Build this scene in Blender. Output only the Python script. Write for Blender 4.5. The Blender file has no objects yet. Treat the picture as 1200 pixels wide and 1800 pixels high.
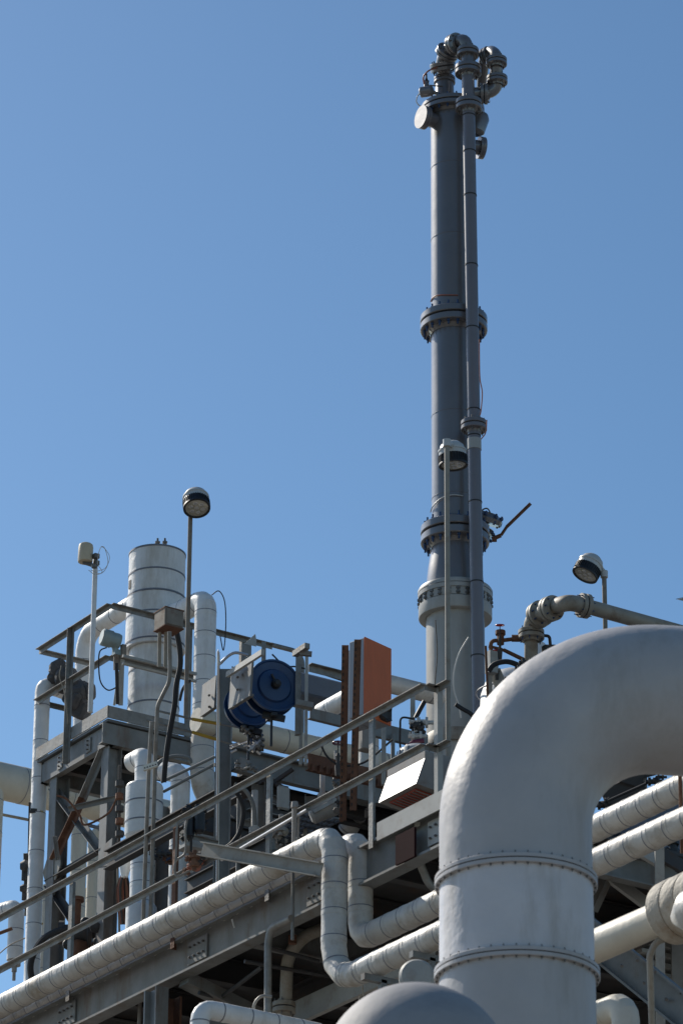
import bpy, bmesh, math, random
from math import radians, sin, cos, pi, sqrt, tan
from mathutils import Vector, Matrix, Quaternion
random.seed(7)
SC = bpy.context.scene
COL = SC.collection
# ------------------------------------------------------------------ camera
FPX = 7300.0
CAM = Vector((0, 0, 1.6))
AZ, PIT, ROLL = radians(33.1), radians(24.3), 0.007
_f = Vector((sin(AZ)*cos(PIT), cos(AZ)*cos(PIT), sin(PIT)))
_r = Vector((cos(AZ), -sin(AZ), 0))
_u = _r.cross(_f)
RX = _r*cos(ROLL) + _u*sin(ROLL)
UY = _u*cos(ROLL) - _r*sin(ROLL)
cd = bpy.data.cameras.new('camera')
cam = bpy.data.objects.new('camera', cd); COL.objects.link(cam)
cam.matrix_world = Matrix(((RX.x, UY.x, -_f.x, CAM.x), (RX.y, UY.y, -_f.y, CAM.y), (RX.z, UY.z, -_f.z, CAM.z), (0, 0, 0, 1)))
cd.sensor_fit = 'VERTICAL'; cd.sensor_height = 36; cd.lens = 36*FPX/1800
cd.clip_start = 0.5; cd.clip_end = 9000
cd.dof.use_dof = True; cd.dof.focus_distance = 41; cd.dof.aperture_fstop = 6.5
SC.camera = cam
# ------------------------------------------------------------------ light
SUN_AZ, SUN_EL = radians(33.1-45), radians(40)
w = bpy.data.worlds.new('World'); SC.world = w; w.use_nodes = True
nt = w.node_tree
sky = nt.nodes.new('ShaderNodeTexSky'); sky.sky_type = 'NISHITA'; sky.sun_disc = False
sky.sun_elevation = SUN_EL; sky.sun_rotation = SUN_AZ
sky.altitude = 0; sky.air_density = 1.0; sky.dust_density = 0.6; sky.ozone_density = 2.2
bg = nt.nodes['Background']; bg.inputs['Strength'].default_value = 0.12
hs = nt.nodes.new('ShaderNodeHueSaturation'); hs.inputs['Saturation'].default_value = 0.97; hs.inputs['Hue'].default_value = 0.487; hs.inputs['Value'].default_value = 0.53; gm = nt.nodes.new('ShaderNodeGamma'); gm.inputs['Gamma'].default_value = 1.5
nt.links.new(sky.outputs[0], hs.inputs['Color']); nt.links.new(hs.outputs[0], gm.inputs['Color']); nt.links.new(gm.outputs[0], bg.inputs[0])
sd = bpy.data.lights.new('sun', 'SUN'); sd.energy = 5.0; sd.angle = radians(0.5); sd.color = (1, 0.93, 0.82)
so = bpy.data.objects.new('sun', sd); COL.objects.link(so)
SDIR = Vector((sin(SUN_AZ)*cos(SUN_EL), cos(SUN_AZ)*cos(SUN_EL), sin(SUN_EL)))
so.rotation_euler = SDIR.to_track_quat('Z', 'Y').to_euler(); so.location = (-20, 60, 60)
SC.view_settings.view_transform = 'Standard'; SC.view_settings.look = 'None'
SC.view_settings.exposure = 0.0; SC.view_settings.gamma = 1
# ------------------------------------------------------------------ measuring helpers
tc = -_f.copy(); tc.z = 0; tc.normalize()      # horizontally towards the viewer
X, Y, Z = Vector((1, 0, 0)), Vector((0, 1, 0)), Vector((0, 0, 1))
def at(px, py, D):
    a, b = (px-600)/FPX, (900-py)/FPX
    return CAM + (RX*a + UY*b + _f)*D
def loc(P):
    q = Vector(P)-CAM
    return (q.dot(RX), q.dot(UY), q.dot(_f))
def al(P, ax, px=None, py=None):
    a = loc(P); b = (ax.dot(RX), ax.dot(UY), ax.dot(_f))
    if px is not None:
        k = (px-600)/FPX; t = -(a[0]-k*a[2])/(b[0]-k*b[2])
    else:
        k = (900-py)/FPX; t = -(a[1]-k*a[2])/(b[1]-k*b[2])
    return Vector(P)+ax*t
def R(P, rpx): return rpx*loc(P)[2]/FPX
def onX(px, py, x):
    d = at(px, py, 1)-CAM; return CAM+d*((x-CAM.x)/d.x)
def onY(px, py, y):
    d = at(px, py, 1)-CAM; return CAM+d*((y-CAM.y)/d.y)
def onZ(px, py, z):
    d = at(px, py, 1)-CAM; return CAM+d*((z-CAM.z)/d.z)
# ------------------------------------------------------------------ materials
def mat(name, col, rough=0.5, metal=0.0, var=0.12, vs=3.0, dirt=None, dirt_amt=0.0, dscale=1.5, bump=0.0, bscale=8.0, streak=False, spec=0.5, coat=0.0, fine=0.0, wave=None):
    m = bpy.data.materials.new(name); m.use_nodes = True
    n = m.node_tree.nodes; l = m.node_tree.links
    b = n['Principled BSDF']; b.inputs['Roughness'].default_value = rough; b.inputs['Metallic'].default_value = metal
    b.inputs['Specular IOR Level'].default_value = spec
    b.inputs['Coat Weight'].default_value = coat; b.inputs['Coat Roughness'].default_value = .22
    g = n.new('ShaderNodeNewGeometry')
    mp = n.new('ShaderNodeMapping'); l.new(g.outputs['Position'], mp.inputs[0])
    nz = n.new('ShaderNodeTexNoise'); nz.inputs['Scale'].default_value = vs; nz.inputs['Detail'].default_value = 6; nz.inputs['Roughness'].default_value = 0.65
    l.new(mp.outputs[0], nz.inputs['Vector'])
    cr = n.new('ShaderNodeValToRGB')
    cr.color_ramp.elements[0].position = 0.3; cr.color_ramp.elements[1].position = 0.7
    cr.color_ramp.elements[0].color = [c*(1-var) for c in col]+[1]
    cr.color_ramp.elements[1].color = [min(1, c*(1+var*0.6)) for c in col]+[1]
    l.new(nz.outputs['Fac'], cr.inputs[0]); out = cr.outputs[0]
    if dirt:
        m2 = n.new('ShaderNodeMapping'); l.new(g.outputs['Position'], m2.inputs[0])
        m2.inputs['Scale'].default_value = (1, 1, 0.22) if streak else (1, 1, 1)
        m2.inputs['Location'].default_value = (3.7, 1.3, 9.1)
        n2 = n.new('ShaderNodeTexNoise'); n2.inputs['Scale'].default_value = dscale; n2.inputs['Detail'].default_value = 8; n2.inputs['Roughness'].default_value = 0.7
        l.new(m2.outputs[0], n2.inputs['Vector'])
        c2 = n.new('ShaderNodeValToRGB'); c2.color_ramp.elements[0].position = 0.52; c2.color_ramp.elements[1].position = 0.74
        c2.color_ramp.elements[0].color = (0, 0, 0, 1); c2.color_ramp.elements[1].color = (dirt_amt,)*3+(1,)
        l.new(n2.outputs['Fac'], c2.inputs[0])
        mx = n.new('ShaderNodeMix'); mx.data_type = 'RGBA'
        l.new(c2.outputs[0], mx.inputs[0]); l.new(out, mx.inputs[6]); mx.inputs[7].default_value = list(dirt)+[1]
        out = mx.outputs[2]
        mr = n.new('ShaderNodeMapRange'); l.new(n2.outputs['Fac'], mr.inputs[0])
        mr.inputs[3].default_value = max(0.05, rough-0.12); mr.inputs[4].default_value = min(1, rough+0.25)
        l.new(mr.outputs[0], b.inputs['Roughness'])
    l.new(out, b.inputs['Base Color'])
    if bump:
        n3 = n.new('ShaderNodeTexNoise'); n3.inputs['Scale'].default_value = bscale; n3.inputs['Detail'].default_value = 3
        l.new(g.outputs['Position'], n3.inputs['Vector'])
        bp = n.new('ShaderNodeBump'); bp.inputs['Strength'].default_value = bump; bp.inputs['Distance'].default_value = 0.02
        l.new(n3.outputs['Fac'], bp.inputs['Height']); l.new(bp.outputs[0], b.inputs['Normal'])
    return m
MT = {}
def defm(k, *a, **kw): MT[k] = mat(k, *a, **kw)
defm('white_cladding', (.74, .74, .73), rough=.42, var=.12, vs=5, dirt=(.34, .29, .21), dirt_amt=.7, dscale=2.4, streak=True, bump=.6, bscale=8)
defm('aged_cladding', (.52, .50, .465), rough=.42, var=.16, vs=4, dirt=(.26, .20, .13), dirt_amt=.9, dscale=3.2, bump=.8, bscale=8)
defm('cream_cladding', (.60, .56, .47), rough=.5, var=.12, vs=3, dirt=(.28, .22, .15), dirt_amt=.6, dscale=2, streak=True, bump=.3)
defm('blue_cladding', (.24, .29, .38), rough=.5, var=.1, bump=.2)
defm('band_metal', (.17, .18, .21), rough=.5, metal=.2)
defm('duct_white', (.62, .605, .62), rough=.4, var=.08, vs=3, dirt=(.34, .31, .27), dirt_amt=.7, dscale=3.5, streak=True, bump=.6, bscale=6)
defm('duct_paint', (.45, .435, .435), rough=.40, var=.08, vs=2.5, dirt=(.27, .25, .22), dirt_amt=.6, dscale=2.2, streak=True, bump=.55, bscale=5)
defm('dome_paint', (.33, .325, .335), rough=.65, var=.07, vs=2.5, dirt=(.15, .16, .18), dirt_amt=.4, dscale=2, bump=.35, bscale=5)
defm('dark_paint', (.13, .125, .13), rough=.28, var=.14, vs=3, dirt=(.16, .125, .10), dirt_amt=.6, dscale=2.5, streak=True, bump=.12, bscale=4, spec=.8, coat=.8)
defm('riser_paint', (.155, .147, .16), rough=.35, var=.08, vs=2, dirt=(.10, .08, .07), dirt_amt=.3, dscale=3, bump=.08, coat=.6)
defm('grey_paint', (.37, .37, .35), rough=.38, var=.10, vs=2, dirt=(.20, .17, .13), dirt_amt=.5, dscale=3, streak=True, bump=.1)
defm('galvanized', (.25, .245, .23), rough=.5, metal=.35, var=.28, vs=9, dirt=(.17, .12, .08), dirt_amt=.85, dscale=6, bump=.15, bscale=40)
defm('steel_paint', (.20, .205, .20), rough=.5, var=.24, vs=5, dirt=(.14, .085, .05), dirt_amt=.95, dscale=5, streak=True)
defm('pale_steel', (.36, .36, .34), rough=.55, var=.16, vs=4, dirt=(.18, .12, .08), dirt_amt=.6, dscale=5)
defm('dark_or_shaded_steel', (.05, .05, .052), rough=.6, var=.25, vs=4, dirt=(.10, .055, .03), dirt_amt=.7, dscale=4)  # near-black tone also puts the under-deck shade into the beams' colour
defm('rust', (.15, .07, .042), rough=.8, var=.35, vs=8, dirt=(.30, .17, .10), dirt_amt=.6, dscale=7, bump=.3, bscale=30)
defm('rusty_box', (.23, .20, .165), rough=.7, var=.25, vs=6, dirt=(.16, .07, .035), dirt_amt=.9, dscale=7)
defm('tan_pipe', (.30, .275, .23), rough=.5, var=.18, vs=5, dirt=(.15, .09, .05), dirt_amt=.8, dscale=6)
defm('bolt_blue', (.035, .07, .16), rough=.45, metal=.2, var=.3, vs=20)
defm('bolt_grey', (.16, .15, .14), rough=.5, metal=.5, var=.3, vs=20)
defm('gasket', (.03, .03, .032), rough=.7)
defm('black', (.018, .018, .02), rough=.5, var=.2)
defm('rubber', (.022, .022, .025), rough=.65)
defm('reel_blue', (.010, .042, .125), rough=.35, var=.15, vs=5, dirt=(.05, .06, .09), dirt_amt=.4, dscale=6)
defm('orange', (.64, .15, .045), rough=.45, var=.06, vs=3, dirt=(.28, .09, .05), dirt_amt=.35, dscale=4, streak=True)
defm('panel_grey', (.32, .34, .37), rough=.5, var=.08)
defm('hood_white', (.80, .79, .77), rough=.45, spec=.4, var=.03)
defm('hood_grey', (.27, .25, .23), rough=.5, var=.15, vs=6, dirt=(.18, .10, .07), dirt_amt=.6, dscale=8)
defm('hood_red', (.36, .06, .035), rough=.5, var=.2, vs=12)
defm('dull_red', (.03, .010, .012), rough=.9, var=.2, spec=.1)
defm('valve_red', (.40, .02, .02), rough=.4)
defm('maroon', (.13, .02, .05), rough=.45)
defm('cream_plastic', (.55, .47, .33), rough=.45, var=.06)
defm('cap_white', (.50, .51, .50), rough=.4, var=.1)
defm('teal_grey', (.25, .32, .33), rough=.4, var=.12, dirt=(.25, .18, .1), dirt_amt=.5, dscale=9)
defm('yellow', (.50, .30, .03), rough=.6, var=.2)
defm('brass', (.45, .34, .16), rough=.45, metal=.4)
defm('copper_tube', (.35, .12, .08), rough=.5)
defm('bright_steel', (.55, .55, .55), rough=.3, metal=.8)
defm('tag_white', (.7, .68, .6), rough=.6)
defm('grating_metal', (.15, .15, .15), rough=.6, metal=.4, var=.2)
defm('wrap_cloth', (.46, .42, .35), rough=.7, var=.2, vs=5, dirt=(.26, .17, .10), dirt_amt=.95, dscale=4, bump=.8, bscale=14)
defm('ground', (.16, .15, .135), rough=.9, var=.3, vs=.5)
defm('lens_glass', (.38, .36, .30), rough=.15, var=.15, vs=30, spec=.8)
defm('wall_blue', (.10, .125, .17), rough=.55, var=.15, vs=2)
# ------------------------------------------------------------------ mesh builder
class M:
    def __init__(s, *mats): s.v = []; s.f = []; s.mi = []; s.mats = list(mats)
    def add(s, vs, fs, m=0):
        o = len(s.v); s.v += [Vector(v) for v in vs]
        for f in fs: s.f.append([i+o for i in f]); s.mi.append(m)
    def build(s, name, parent=None, base=None, angle=32, label=None):
        me = bpy.data.meshes.new(name)
        off = Vector(base) if base is not None else (root_loc(parent) if parent else Vector((0, 0, 0)))
        me.from_pydata([v-off for v in s.v], [], s.f)
        for k in s.mats: me.materials.append(MT[k])
        me.polygons.foreach_set('material_index', s.mi)
        me.polygons.foreach_set('use_smooth', [True]*len(s.f))
        bm = bmesh.new(); bm.from_mesh(me); bmesh.ops.recalc_face_normals(bm, faces=bm.faces); bm.to_mesh(me); bm.free()
        me.set_sharp_from_angle(angle=radians(angle)); me.update()
        o = bpy.data.objects.new(name, me); COL.objects.link(o)
        if parent: o.parent = parent
        else: o.location = off
        if label: o['label'] = label
        return o
    def box(s, c, sx, sy, sz, m=0, ax=None, bev=0):
        A = ax or (X, Y, Z); c = Vector(c); hx, hy, hz = sx/2, sy/2, sz/2
        if bev <= 0:
            vs = [c+A[0]*(i*hx)+A[1]*(j*hy)+A[2]*(k*hz) for i in (-1, 1) for j in (-1, 1) for k in (-1, 1)]
            s.add(vs, [(0, 1, 3, 2), (4, 6, 7, 5), (0, 4, 5, 1), (2, 3, 7, 6), (0, 2, 6, 4), (1, 5, 7, 3)], m); return
        b = bev; vs = []
        for k, ins in ((-hz, b), (-hz+b, 0), (hz-b, 0), (hz, b)):
            x, y = hx-ins, hy-ins
            for (i, j) in ((-x, -y+b), (-x+b, -y), (x-b, -y), (x, -y+b), (x, y-b), (x-b, y), (-x+b, y), (-x, y-b)):
                vs.append(c+A[0]*i+A[1]*j+A[2]*k)
        fs = [list(range(7, -1, -1)), list(range(24, 32))]
        for r in range(3):
            for i in range(8): fs.append((r*8+i, r*8+(i+1) % 8, (r+1)*8+(i+1) % 8, (r+1)*8+i))
        s.add(vs, fs, m)
    def ext(s, p0, p1, prof, up=Z, m=0):
        p0, p1 = Vector(p0), Vector(p1); d = (p1-p0).normalized(); side = d.cross(Vector(up))
        if side.length < 1e-4: side = d.cross(X)
        side.normalize(); u = side.cross(d); n = len(prof)
        vs = [p+side*a+u*b for p in (p0, p1) for (a, b) in prof]
        fs = [(i, (i+1) % n, n+(i+1) % n, n+i) for i in range(n)]+[list(range(n-1, -1, -1)), list(range(n, 2*n))]
        s.add(vs, fs, m)
    def bar(s, p0, p1, w, h, up=Z, m=0): s.ext(p0, p1, [(-w/2, -h/2), (w/2, -h/2), (w/2, h/2), (-w/2, h/2)], up, m)
    def ibeam(s, p0, p1, w, h, up=Z, m=0, t=None):
        t = t or h*.06; a = w/2; b = h/2; c = t/2*.8
        s.ext(p0, p1, [(-a, -b), (a, -b), (a, -b+t), (c, -b+t), (c, b-t), (a, b-t), (a, b), (-a, b), (-a, b-t), (-c, b-t), (-c, -b+t), (-a, -b+t)], up, m)
    def chan(s, p0, p1, w, h, up=Z, m=0, t=None, flip=1):
        t = t or h*.07; b = h/2
        pr = [(0, -b), (w, -b), (w, -b+t), (t, -b+t), (t, b-t), (w, b-t), (w, b), (0, b)]
        s.ext(p0, p1, [(a*flip, c) for a, c in pr], up, m)
    def angle(s, p0, p1, w, h, up=Z, m=0, t=.006, flip=1):
        s.ext(p0, p1, [(a*flip, c) for a, c in [(0, 0), (0, -h), (t, -h), (t, -t), (w, -t), (w, 0)]], up, m)
    def rings(s, cs, m=0, n=20, caps=True, closed=False):
        # cs: list of (center, u, v, r)
        vs = []
        for c, u, v, r in cs:
            for i in range(n):
                a = 2*pi*i/n; vs.append(c+u*(cos(a)*r)+v*(sin(a)*r))
        fs = []
        k = len(cs)
        for j in range(k if closed else k-1):
            for i in range(n):
                fs.append((j*n+i, j*n+(i+1) % n, ((j+1) % k)*n+(i+1) % n, ((j+1) % k)*n+i))
        if caps and not closed: fs += [list(range(n-1, -1, -1)), list(range((k-1)*n, k*n))]
        s.add(vs, fs, m)
    def lathe(s, P, ax, prof, m=0, n=32, caps=True):
        ax = Vector(ax).normalized(); u = ax.orthogonal().normalized(); v = ax.cross(u); P = Vector(P)
        s.rings([(P+ax*h, u, v, max(r, 1e-4)) for h, r in prof], m, n, caps)
    def torus(s, P, ax, Rr, r, m=0, n=28, k=8):
        ax = Vector(ax).normalized(); u = ax.orthogonal().normalized(); v = ax.cross(u); P = Vector(P)
        cs = []
        for i in range(n):
            a = 2*pi*i/n; d = u*cos(a)+v*sin(a); cs.append((P+d*Rr, d, ax, r))
        s.rings(cs, m, k, closed=True)
    def tube(s, pts, r, m=0, n=16, bend=0.0, bn=6, caps=True, rfun=None):
        path = fillet(pts, bend, bn) if (isinstance(bend, list) or bend > 0) else [Vector(p) for p in pts]
        fr = frames(path)
        s.rings([(p, u, v, (rfun(i/(len(path)-1)) if rfun else r)) for i, (p, u, v, t) in enumerate(fr)], m, n, caps)
        return path
def fillet(pts, b, bn):
    pts = [Vector(p) for p in pts]; out = [pts[0]]
    for i in range(1, len(pts)-1):
        a, c, d = pts[i-1], pts[i], pts[i+1]
        d1 = (a-c).normalized(); d2 = (d-c).normalized(); ang = d1.angle(d2)
        if ang > pi-0.03: out.append(c); continue
        bb = b[i-1] if isinstance(b, (list, tuple)) else b
        L = min(bb/tan(ang/2), (a-c).length*.49 if i > 1 else (a-c).length*.95, (d-c).length*.49 if i < len(pts)-2 else (d-c).length*.95)
        rr = L*tan(ang/2); bis = (d1+d2).normalized(); cen = c+bis*(rr/sin(ang/2))
        s0 = (c+d1*L)-cen; s1 = (c+d2*L)-cen; tot = s0.angle(s1)
        axis = s0.cross(s1).normalized()
        for k in range(bn+1): out.append(cen+Quaternion(axis, tot*k/bn) @ s0)
    out.append(pts[-1]); return out
def frames(path):
    n = len(path); ts = []
    for i in range(n):
        a = (path[i]-path[i-1]).normalized() if i else None; b = (path[i+1]-path[i]).normalized() if i < n-1 else None
        ts.append(((a or b)+(b or a)).normalized())
    u = ts[0].orthogonal().normalized(); res = []
    for i in range(n):
        if i: u = ts[i-1].rotation_difference(ts[i]) @ u
        u = (u-ts[i]*u.dot(ts[i])).normalized(); res.append((path[i], u, ts[i].cross(u), ts[i]))
    return res
_RL = {}
def root_loc(o):
    while o.parent: o = o.parent
    return Vector(o.location)
def thing(name, label, cat, base, group=None):
    o = bpy.data.objects.new(name, None); COL.objects.link(o); o.location = Vector(base)
    o.empty_display_size = .2
    o['label'] = label; o['category'] = cat
    if group: o['group'] = group
    return o
def tag(o, label, cat, group=None):
    o['label'] = label; o['category'] = cat
    if group: o['group'] = group
    return o
def solo(m, name, label, cat, base, group=None, angle=32):
    return tag(m.build(name, None, base, angle), label, cat, group)
_bolt = {}
def bolt_mesh(r, h, mt):
    k = (round(r, 4), round(h, 4), mt)
    if k not in _bolt:
        b = M(mt); b.lathe((0, 0, -h/2), Z, [(0, r*.55), (h*.12, r*.55), (h*.12, r), (h*.36, r), (h*.36, r*.55), (h*.64, r*.55), (h*.64, r), (h*.88, r), (h*.88, r*.55), (h, r*.55)], n=6)
        me = bpy.data.meshes.new('bolt'); me.from_pydata(b.v, [], b.f); me.materials.append(MT[mt]); me.update(); _bolt[k] = me
    return _bolt[k]
def bolts(par, P, ax, Rb, n, r, h, mt='bolt_grey', ph=0.0):
    me = bolt_mesh(r, h, mt); ax = Vector(ax).normalized(); u = ax.orthogonal().normalized(); v = ax.cross(u)
    q = ax.to_track_quat('Z', 'Y'); rl = root_loc(par)
    for i in range(n):
        a = 2*pi*(i+ph)/n
        o = bpy.data.objects.new('bolt', me); COL.objects.link(o); o.parent = par
        o.location = Vector(P)+u*(cos(a)*Rb)+v*(sin(a)*Rb)-rl; o.rotation_mode = 'QUATERNION'; o.rotation_quaternion = q
def flange(par, P, ax, Rf, t, rin, mt='dark_paint', nb=12, bm='bolt_blue', gap=None, hub=None, n=40, label=None):
    """a bolted flange pair; P is the joint plane"""
    gap = t*.25 if gap is None else gap; h = t*.5
    m = M(mt, 'gasket')
    c = t*.08
    hb = hub or t*.6
    m.lathe(P, ax, [(-t-hb, rin*1.02), (-t-hb*.1, rin*1.12), (-t, rin*1.2), (-t, Rf-c), (-t+c, Rf), (-gap/2-c, Rf), (-gap/2, Rf-c), (-gap/2, Rf*.9)], n=n, caps=False)
    m.lathe(P, ax, [(gap/2, Rf*.9), (gap/2, Rf-c), (gap/2+c, Rf), (t-c, Rf), (t, Rf-c), (t, rin*1.2), (t+hb*.1, rin*1.12), (t+hb, rin*1.02)], n=n, caps=False)
    m.lathe(P, ax, [(-gap*.55, Rf*.9), (gap*.55, Rf*.9)], 1, n=n, caps=False)
    o = m.build('flange', par, label=label)
    if nb: bolts(o, P, ax, Rf*.5+rin*.5+Rf*.04, nb, max(.008, (Rf-rin)*.16), t*2+t*1.3, bm)
    return o
def clad(m, pts, r, bend=.15, bn=4, sp=.3, mb=1, n=28, start=None, caps=True, bt=.008):
    """insulated pipe with thin strap bands every sp metres"""
    path = m.tube(pts, r, 0, n, bend, bn, caps)
    acc = start if start is not None else sp*.5; d = 0
    for i in range(len(path)-1):
        L = (path[i+1]-path[i]).length; t = (path[i+1]-path[i]).normalized()
        while acc <= d+L:
            p = path[i]+t*(acc-d)
            if L > sp*.35 and acc+.05 < d+L: m.lathe(p, t, [(0, r+.0015), (.045, r+.0022), (.046, r*.99)], 0, n, False)
            if L > sp*.35: m.lathe(p-t*bt/2, t, [(0, r), (0, r+.0028), (bt, r+.0028), (bt, r)], mb, n, False)
            acc += sp*random.uniform(.93, 1.07)
        d += L
    return path
def pipe_thing(name, label, pts, r, cat='pipe', mt='white_cladding', group=None, **kw):
    m = M(mt, 'band_metal'); clad(m, pts, r, **kw)
    base = min(pts, key=lambda p: p.z)
    return solo(m, name, label, cat, base, group, angle=16)
def tube_thing(name, label, pts, r, mt, cat, bend=.06, n=10, group=None, bn=5):
    m = M(mt); m.tube(pts, r, 0, n, bend, bn); return solo(m, name, label, cat, min([Vector(p) for p in pts], key=lambda p: p.z), group)
def px(D, *pp): return [at(a, b, D) for a, b in pp]
def spline(pts, k=6):
    pts = [Vector(p) for p in pts]; P = [pts[0]*2-pts[1]]+pts+[pts[-1]*2-pts[-2]]; out = []
    for i in range(1, len(P)-2):
        for j in range(k):
            t = j/k; a, b, c, d = P[i-1:i+3]
            out.append(.5*((2*b)+(c-a)*t+(2*a-5*b+4*c-d)*t*t+(3*b-a-3*c+d)*t**3))
    out.append(pts[-1]); return out
def cable(name, label, pts, r, mt='rubber', cat='cable', group=None, k=7):
    m = M(mt); m.tube(spline(pts, k), r, 0, 8); return solo(m, name, label, cat, min([Vector(p) for p in pts], key=lambda p: p.z), group)
# ------------------------------------------------------------------ ground
g = M('ground'); S = 4000
g.add([(-S, -S, 0), (S, -S, 0), (S, S, 0), (-S, S, 0)], [(0, 1, 2, 3)])
o = g.build('ground'); o['kind'] = 'structure'

# ================================================================== FRONT DECK
RP = at(651, 1256, 33.0)                       # top rail over a post
XR, ZR = RP.x, RP.z; ZD = ZR-1.07
C1 = at(588, 1468, 32.6); XP1 = C1.x           # front expansion loop
C2 = at(634, 1478, 32.85); XP2 = C2.x
XG = XR+.03
def fy(pxx, x, z):                             # Y on a line X=x, Z=z that shows at column pxx
    return al(Vector((x, 30, z)), Y, px=pxx).y
YL = fy(-260, XG, ZD); YE = fy(800, XG, ZD)    # deck from far left to behind the big duct
deck = thing('front_deck', 'long grey steel deck with a deep edge girder behind the white front pipes', 'deck', (XG, YE, 0))
m = M('steel_paint'); m.ibeam((XG+.06, YL, ZD-.14), (XG+.06, YE, ZD-.14), .14, .33, m=0, t=.02)
m.build('edge_girder', deck)
m = M('pale_steel')
ya, yb = fy(664, XG-.03, ZD), fy(742, XG-.03, ZD)
m.bar((XG-.035, ya, ZD+.045), (XG-.035, YE, ZD+.045), .012, .15)
m.build('toe_plate', deck)
m = M('dark_or_shaded_steel'); m.box((XG+6.3, (YL+YE)/2, ZD+.0), 12.2, abs(YL-YE), .03); m.build('deck_plate', deck)
for i in range(26):
    y = YE+.2+i*1.0
    if y > YL: break
    m = M('dark_or_shaded_steel' if i % 3 else 'steel_paint'); m.ibeam((XG+.16, y, ZD-.14), (XG+11, y, ZD-.14), .1, .22, m=0); m.build('joist', deck)
for x in (1.1, 2.3, 3.8, 5.6):
    m = M('dark_or_shaded_steel'); m.ibeam((XG+x, YL, ZD-.38), (XG+x, YE, ZD-.38), .16, .25); m.build('stringer', deck)
for pxx in (290, 60, -150):
    y = fy(pxx, XG+.1, ZD-.5)
    m = M('rust' if pxx == 290 else 'steel_paint'); m.ibeam((XG+.08, y, 0), (XG+.08, y, ZD-.385), .22, .24, up=X, t=.02); m.build('column', deck)
    for dx in (5.0, 10.0):
        m = M('steel_paint'); m.ibeam((XG+dx, y, 0), (XG+dx, y, ZD-.52), .22, .22, up=X, t=.02); m.build('column', deck)
m = M('steel_paint'); p = onX(298, 1700, XG-.05); m.ibeam(Vector((p.x-.05, p.y+.12, 0)), Vector((p.x-.05, p.y+.12, ZD-.40)), .12, .2, up=Y, t=.02); m.build('column', deck)
# knee brace and underside beam in view at the bottom
m = M('steel_paint')
a = onX(325, 1722, XG+.1); b = onX(455, 1800, XG+1.2)
m.bar(a, onX(470, 1795, XG+.9), .16, .10)
m.build('knee_brace', deck)
m = M('pale_steel'); a = onZ(520, 1782, ZD-.62); m.bar(a, al(a, -Y, px=760), .05, .2); m.build('lower_rail_beam', deck)
for (xa, ya_, xb, yb_) in ((360, 1775, 460, 1700), (430, 1690, 600, 1720), (350, 1745, 520, 1790), (470, 1665, 560, 1690)):
    m = M('dark_or_shaded_steel'); m.tube([onZ(xa, ya_, ZD-.42), onZ(xb, yb_, ZD-.42)], .018, 0, 8); m.build('service_line', deck)

# front handrail
hr = thing('front_handrail', 'long angle-iron handrail rising to the right across the front deck', 'handrail', (XR, YE, ZD))
m = M('galvanized')
cE = Vector((XR, fy(747, XR, ZR), ZR)); cF = al(cE, X, px=768); cG = al(cF, -Y, px=792)
L0 = Vector((XR, fy(-200, XR, ZR), ZR))
for dz in (0, -.5):
    m = M('galvanized')
    a, b, c, d = [p+Vector((0, 0, dz)) for p in (L0, cE, cF, cG)]
    m.angle(a, b, .046, .046, flip=1); m.angle(b, c, .046, .046); m.angle(c, d, .046, .046, flip=1)
    m.build('top_rail' if dz == 0 else 'mid_rail', hr)
for pxx, mt in ((651, 'galvanized'), (470, 'galvanized'), (305, 'rust'), (122, 'galvanized'), (-60, 'galvanized')):
    y = fy(pxx, XR+.03, ZR-.6); m = M(mt); m.angle((XR+.012, y, ZD-.05), (XR+.012, y, ZR-.007), .06, .06, up=Y, flip=-1); m.build('post', hr)
m = M('pale_steel'); y = cF.y; m.bar((cF.x+.01, y, ZD-.05), (cF.x+.01, y, ZR-.007), .05, .05); m.build('post', hr)
tube_thing('conduit', 'thin pale tube clipped just under the middle handrail', [Vector((XR-.03, fy(395, XR, ZR-.6), ZR-.59)), Vector((XR-.03, fy(545, XR, ZR-.55), ZR-.545))], .014, 'bright_steel', 'conduit')

# ------------------------------------------------------------------ the two long front pipes with their loops
r1 = R(C1, 22.5)
Bq = al(Vector((XP1, C1.y, 0)), Z, py=1730)
p1 = [Vector((XP1, fy(-220, XP1, C1.z), C1.z)), C1, Vector((XP1, C1.y, Bq.z)), Vector((XP1, fy(1330, XP1, Bq.z), Bq.z))]
m = M('aged_cladding', 'band_metal'); clad(m, p1, r1, bend=[.16, .30], bn=3, sp=.215, n=32, start=.1)
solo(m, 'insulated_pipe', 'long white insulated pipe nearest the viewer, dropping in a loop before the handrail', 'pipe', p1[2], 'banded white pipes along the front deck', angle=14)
Bq2 = al(Vector((XP2, C2.y, 0)), Z, py=1652)
p2 = [Vector((XP2, fy(-220, XP2, C2.z), C2.z)), C2, Vector((XP2, C2.y, Bq2.z)), Vector((XP2, fy(1330, XP2, Bq2.z), Bq2.z))]
m = M('aged_cladding', 'band_metal'); clad(m, p2, r1*.98, bend=[.14, .14], bn=3, sp=.215, n=32, start=.22)
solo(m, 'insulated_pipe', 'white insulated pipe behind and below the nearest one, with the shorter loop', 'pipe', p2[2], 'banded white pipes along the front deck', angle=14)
def saddle(pxx, x, z, lab):
    y = fy(pxx, x, z); m = M('steel_paint')
    m.bar((x-.18, y, z-.02), (XG+.0, y, z-.02), .05, .05); m.bar((x, y, z-.02), (x, y, z-1.4), .05, .05, up=X)
    solo(m, 'pipe_support', lab, 'support', (x, y, z-1.4), 'pipe supports')
saddle(672, XP1+.02, Bq.z-r1-.02, 'thin grey post under the lower front pipe beside the loop')
saddle(757, XP1+.02, Bq.z-r1-.02, 'thin grey post under the lower front pipe beside the big duct')

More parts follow.
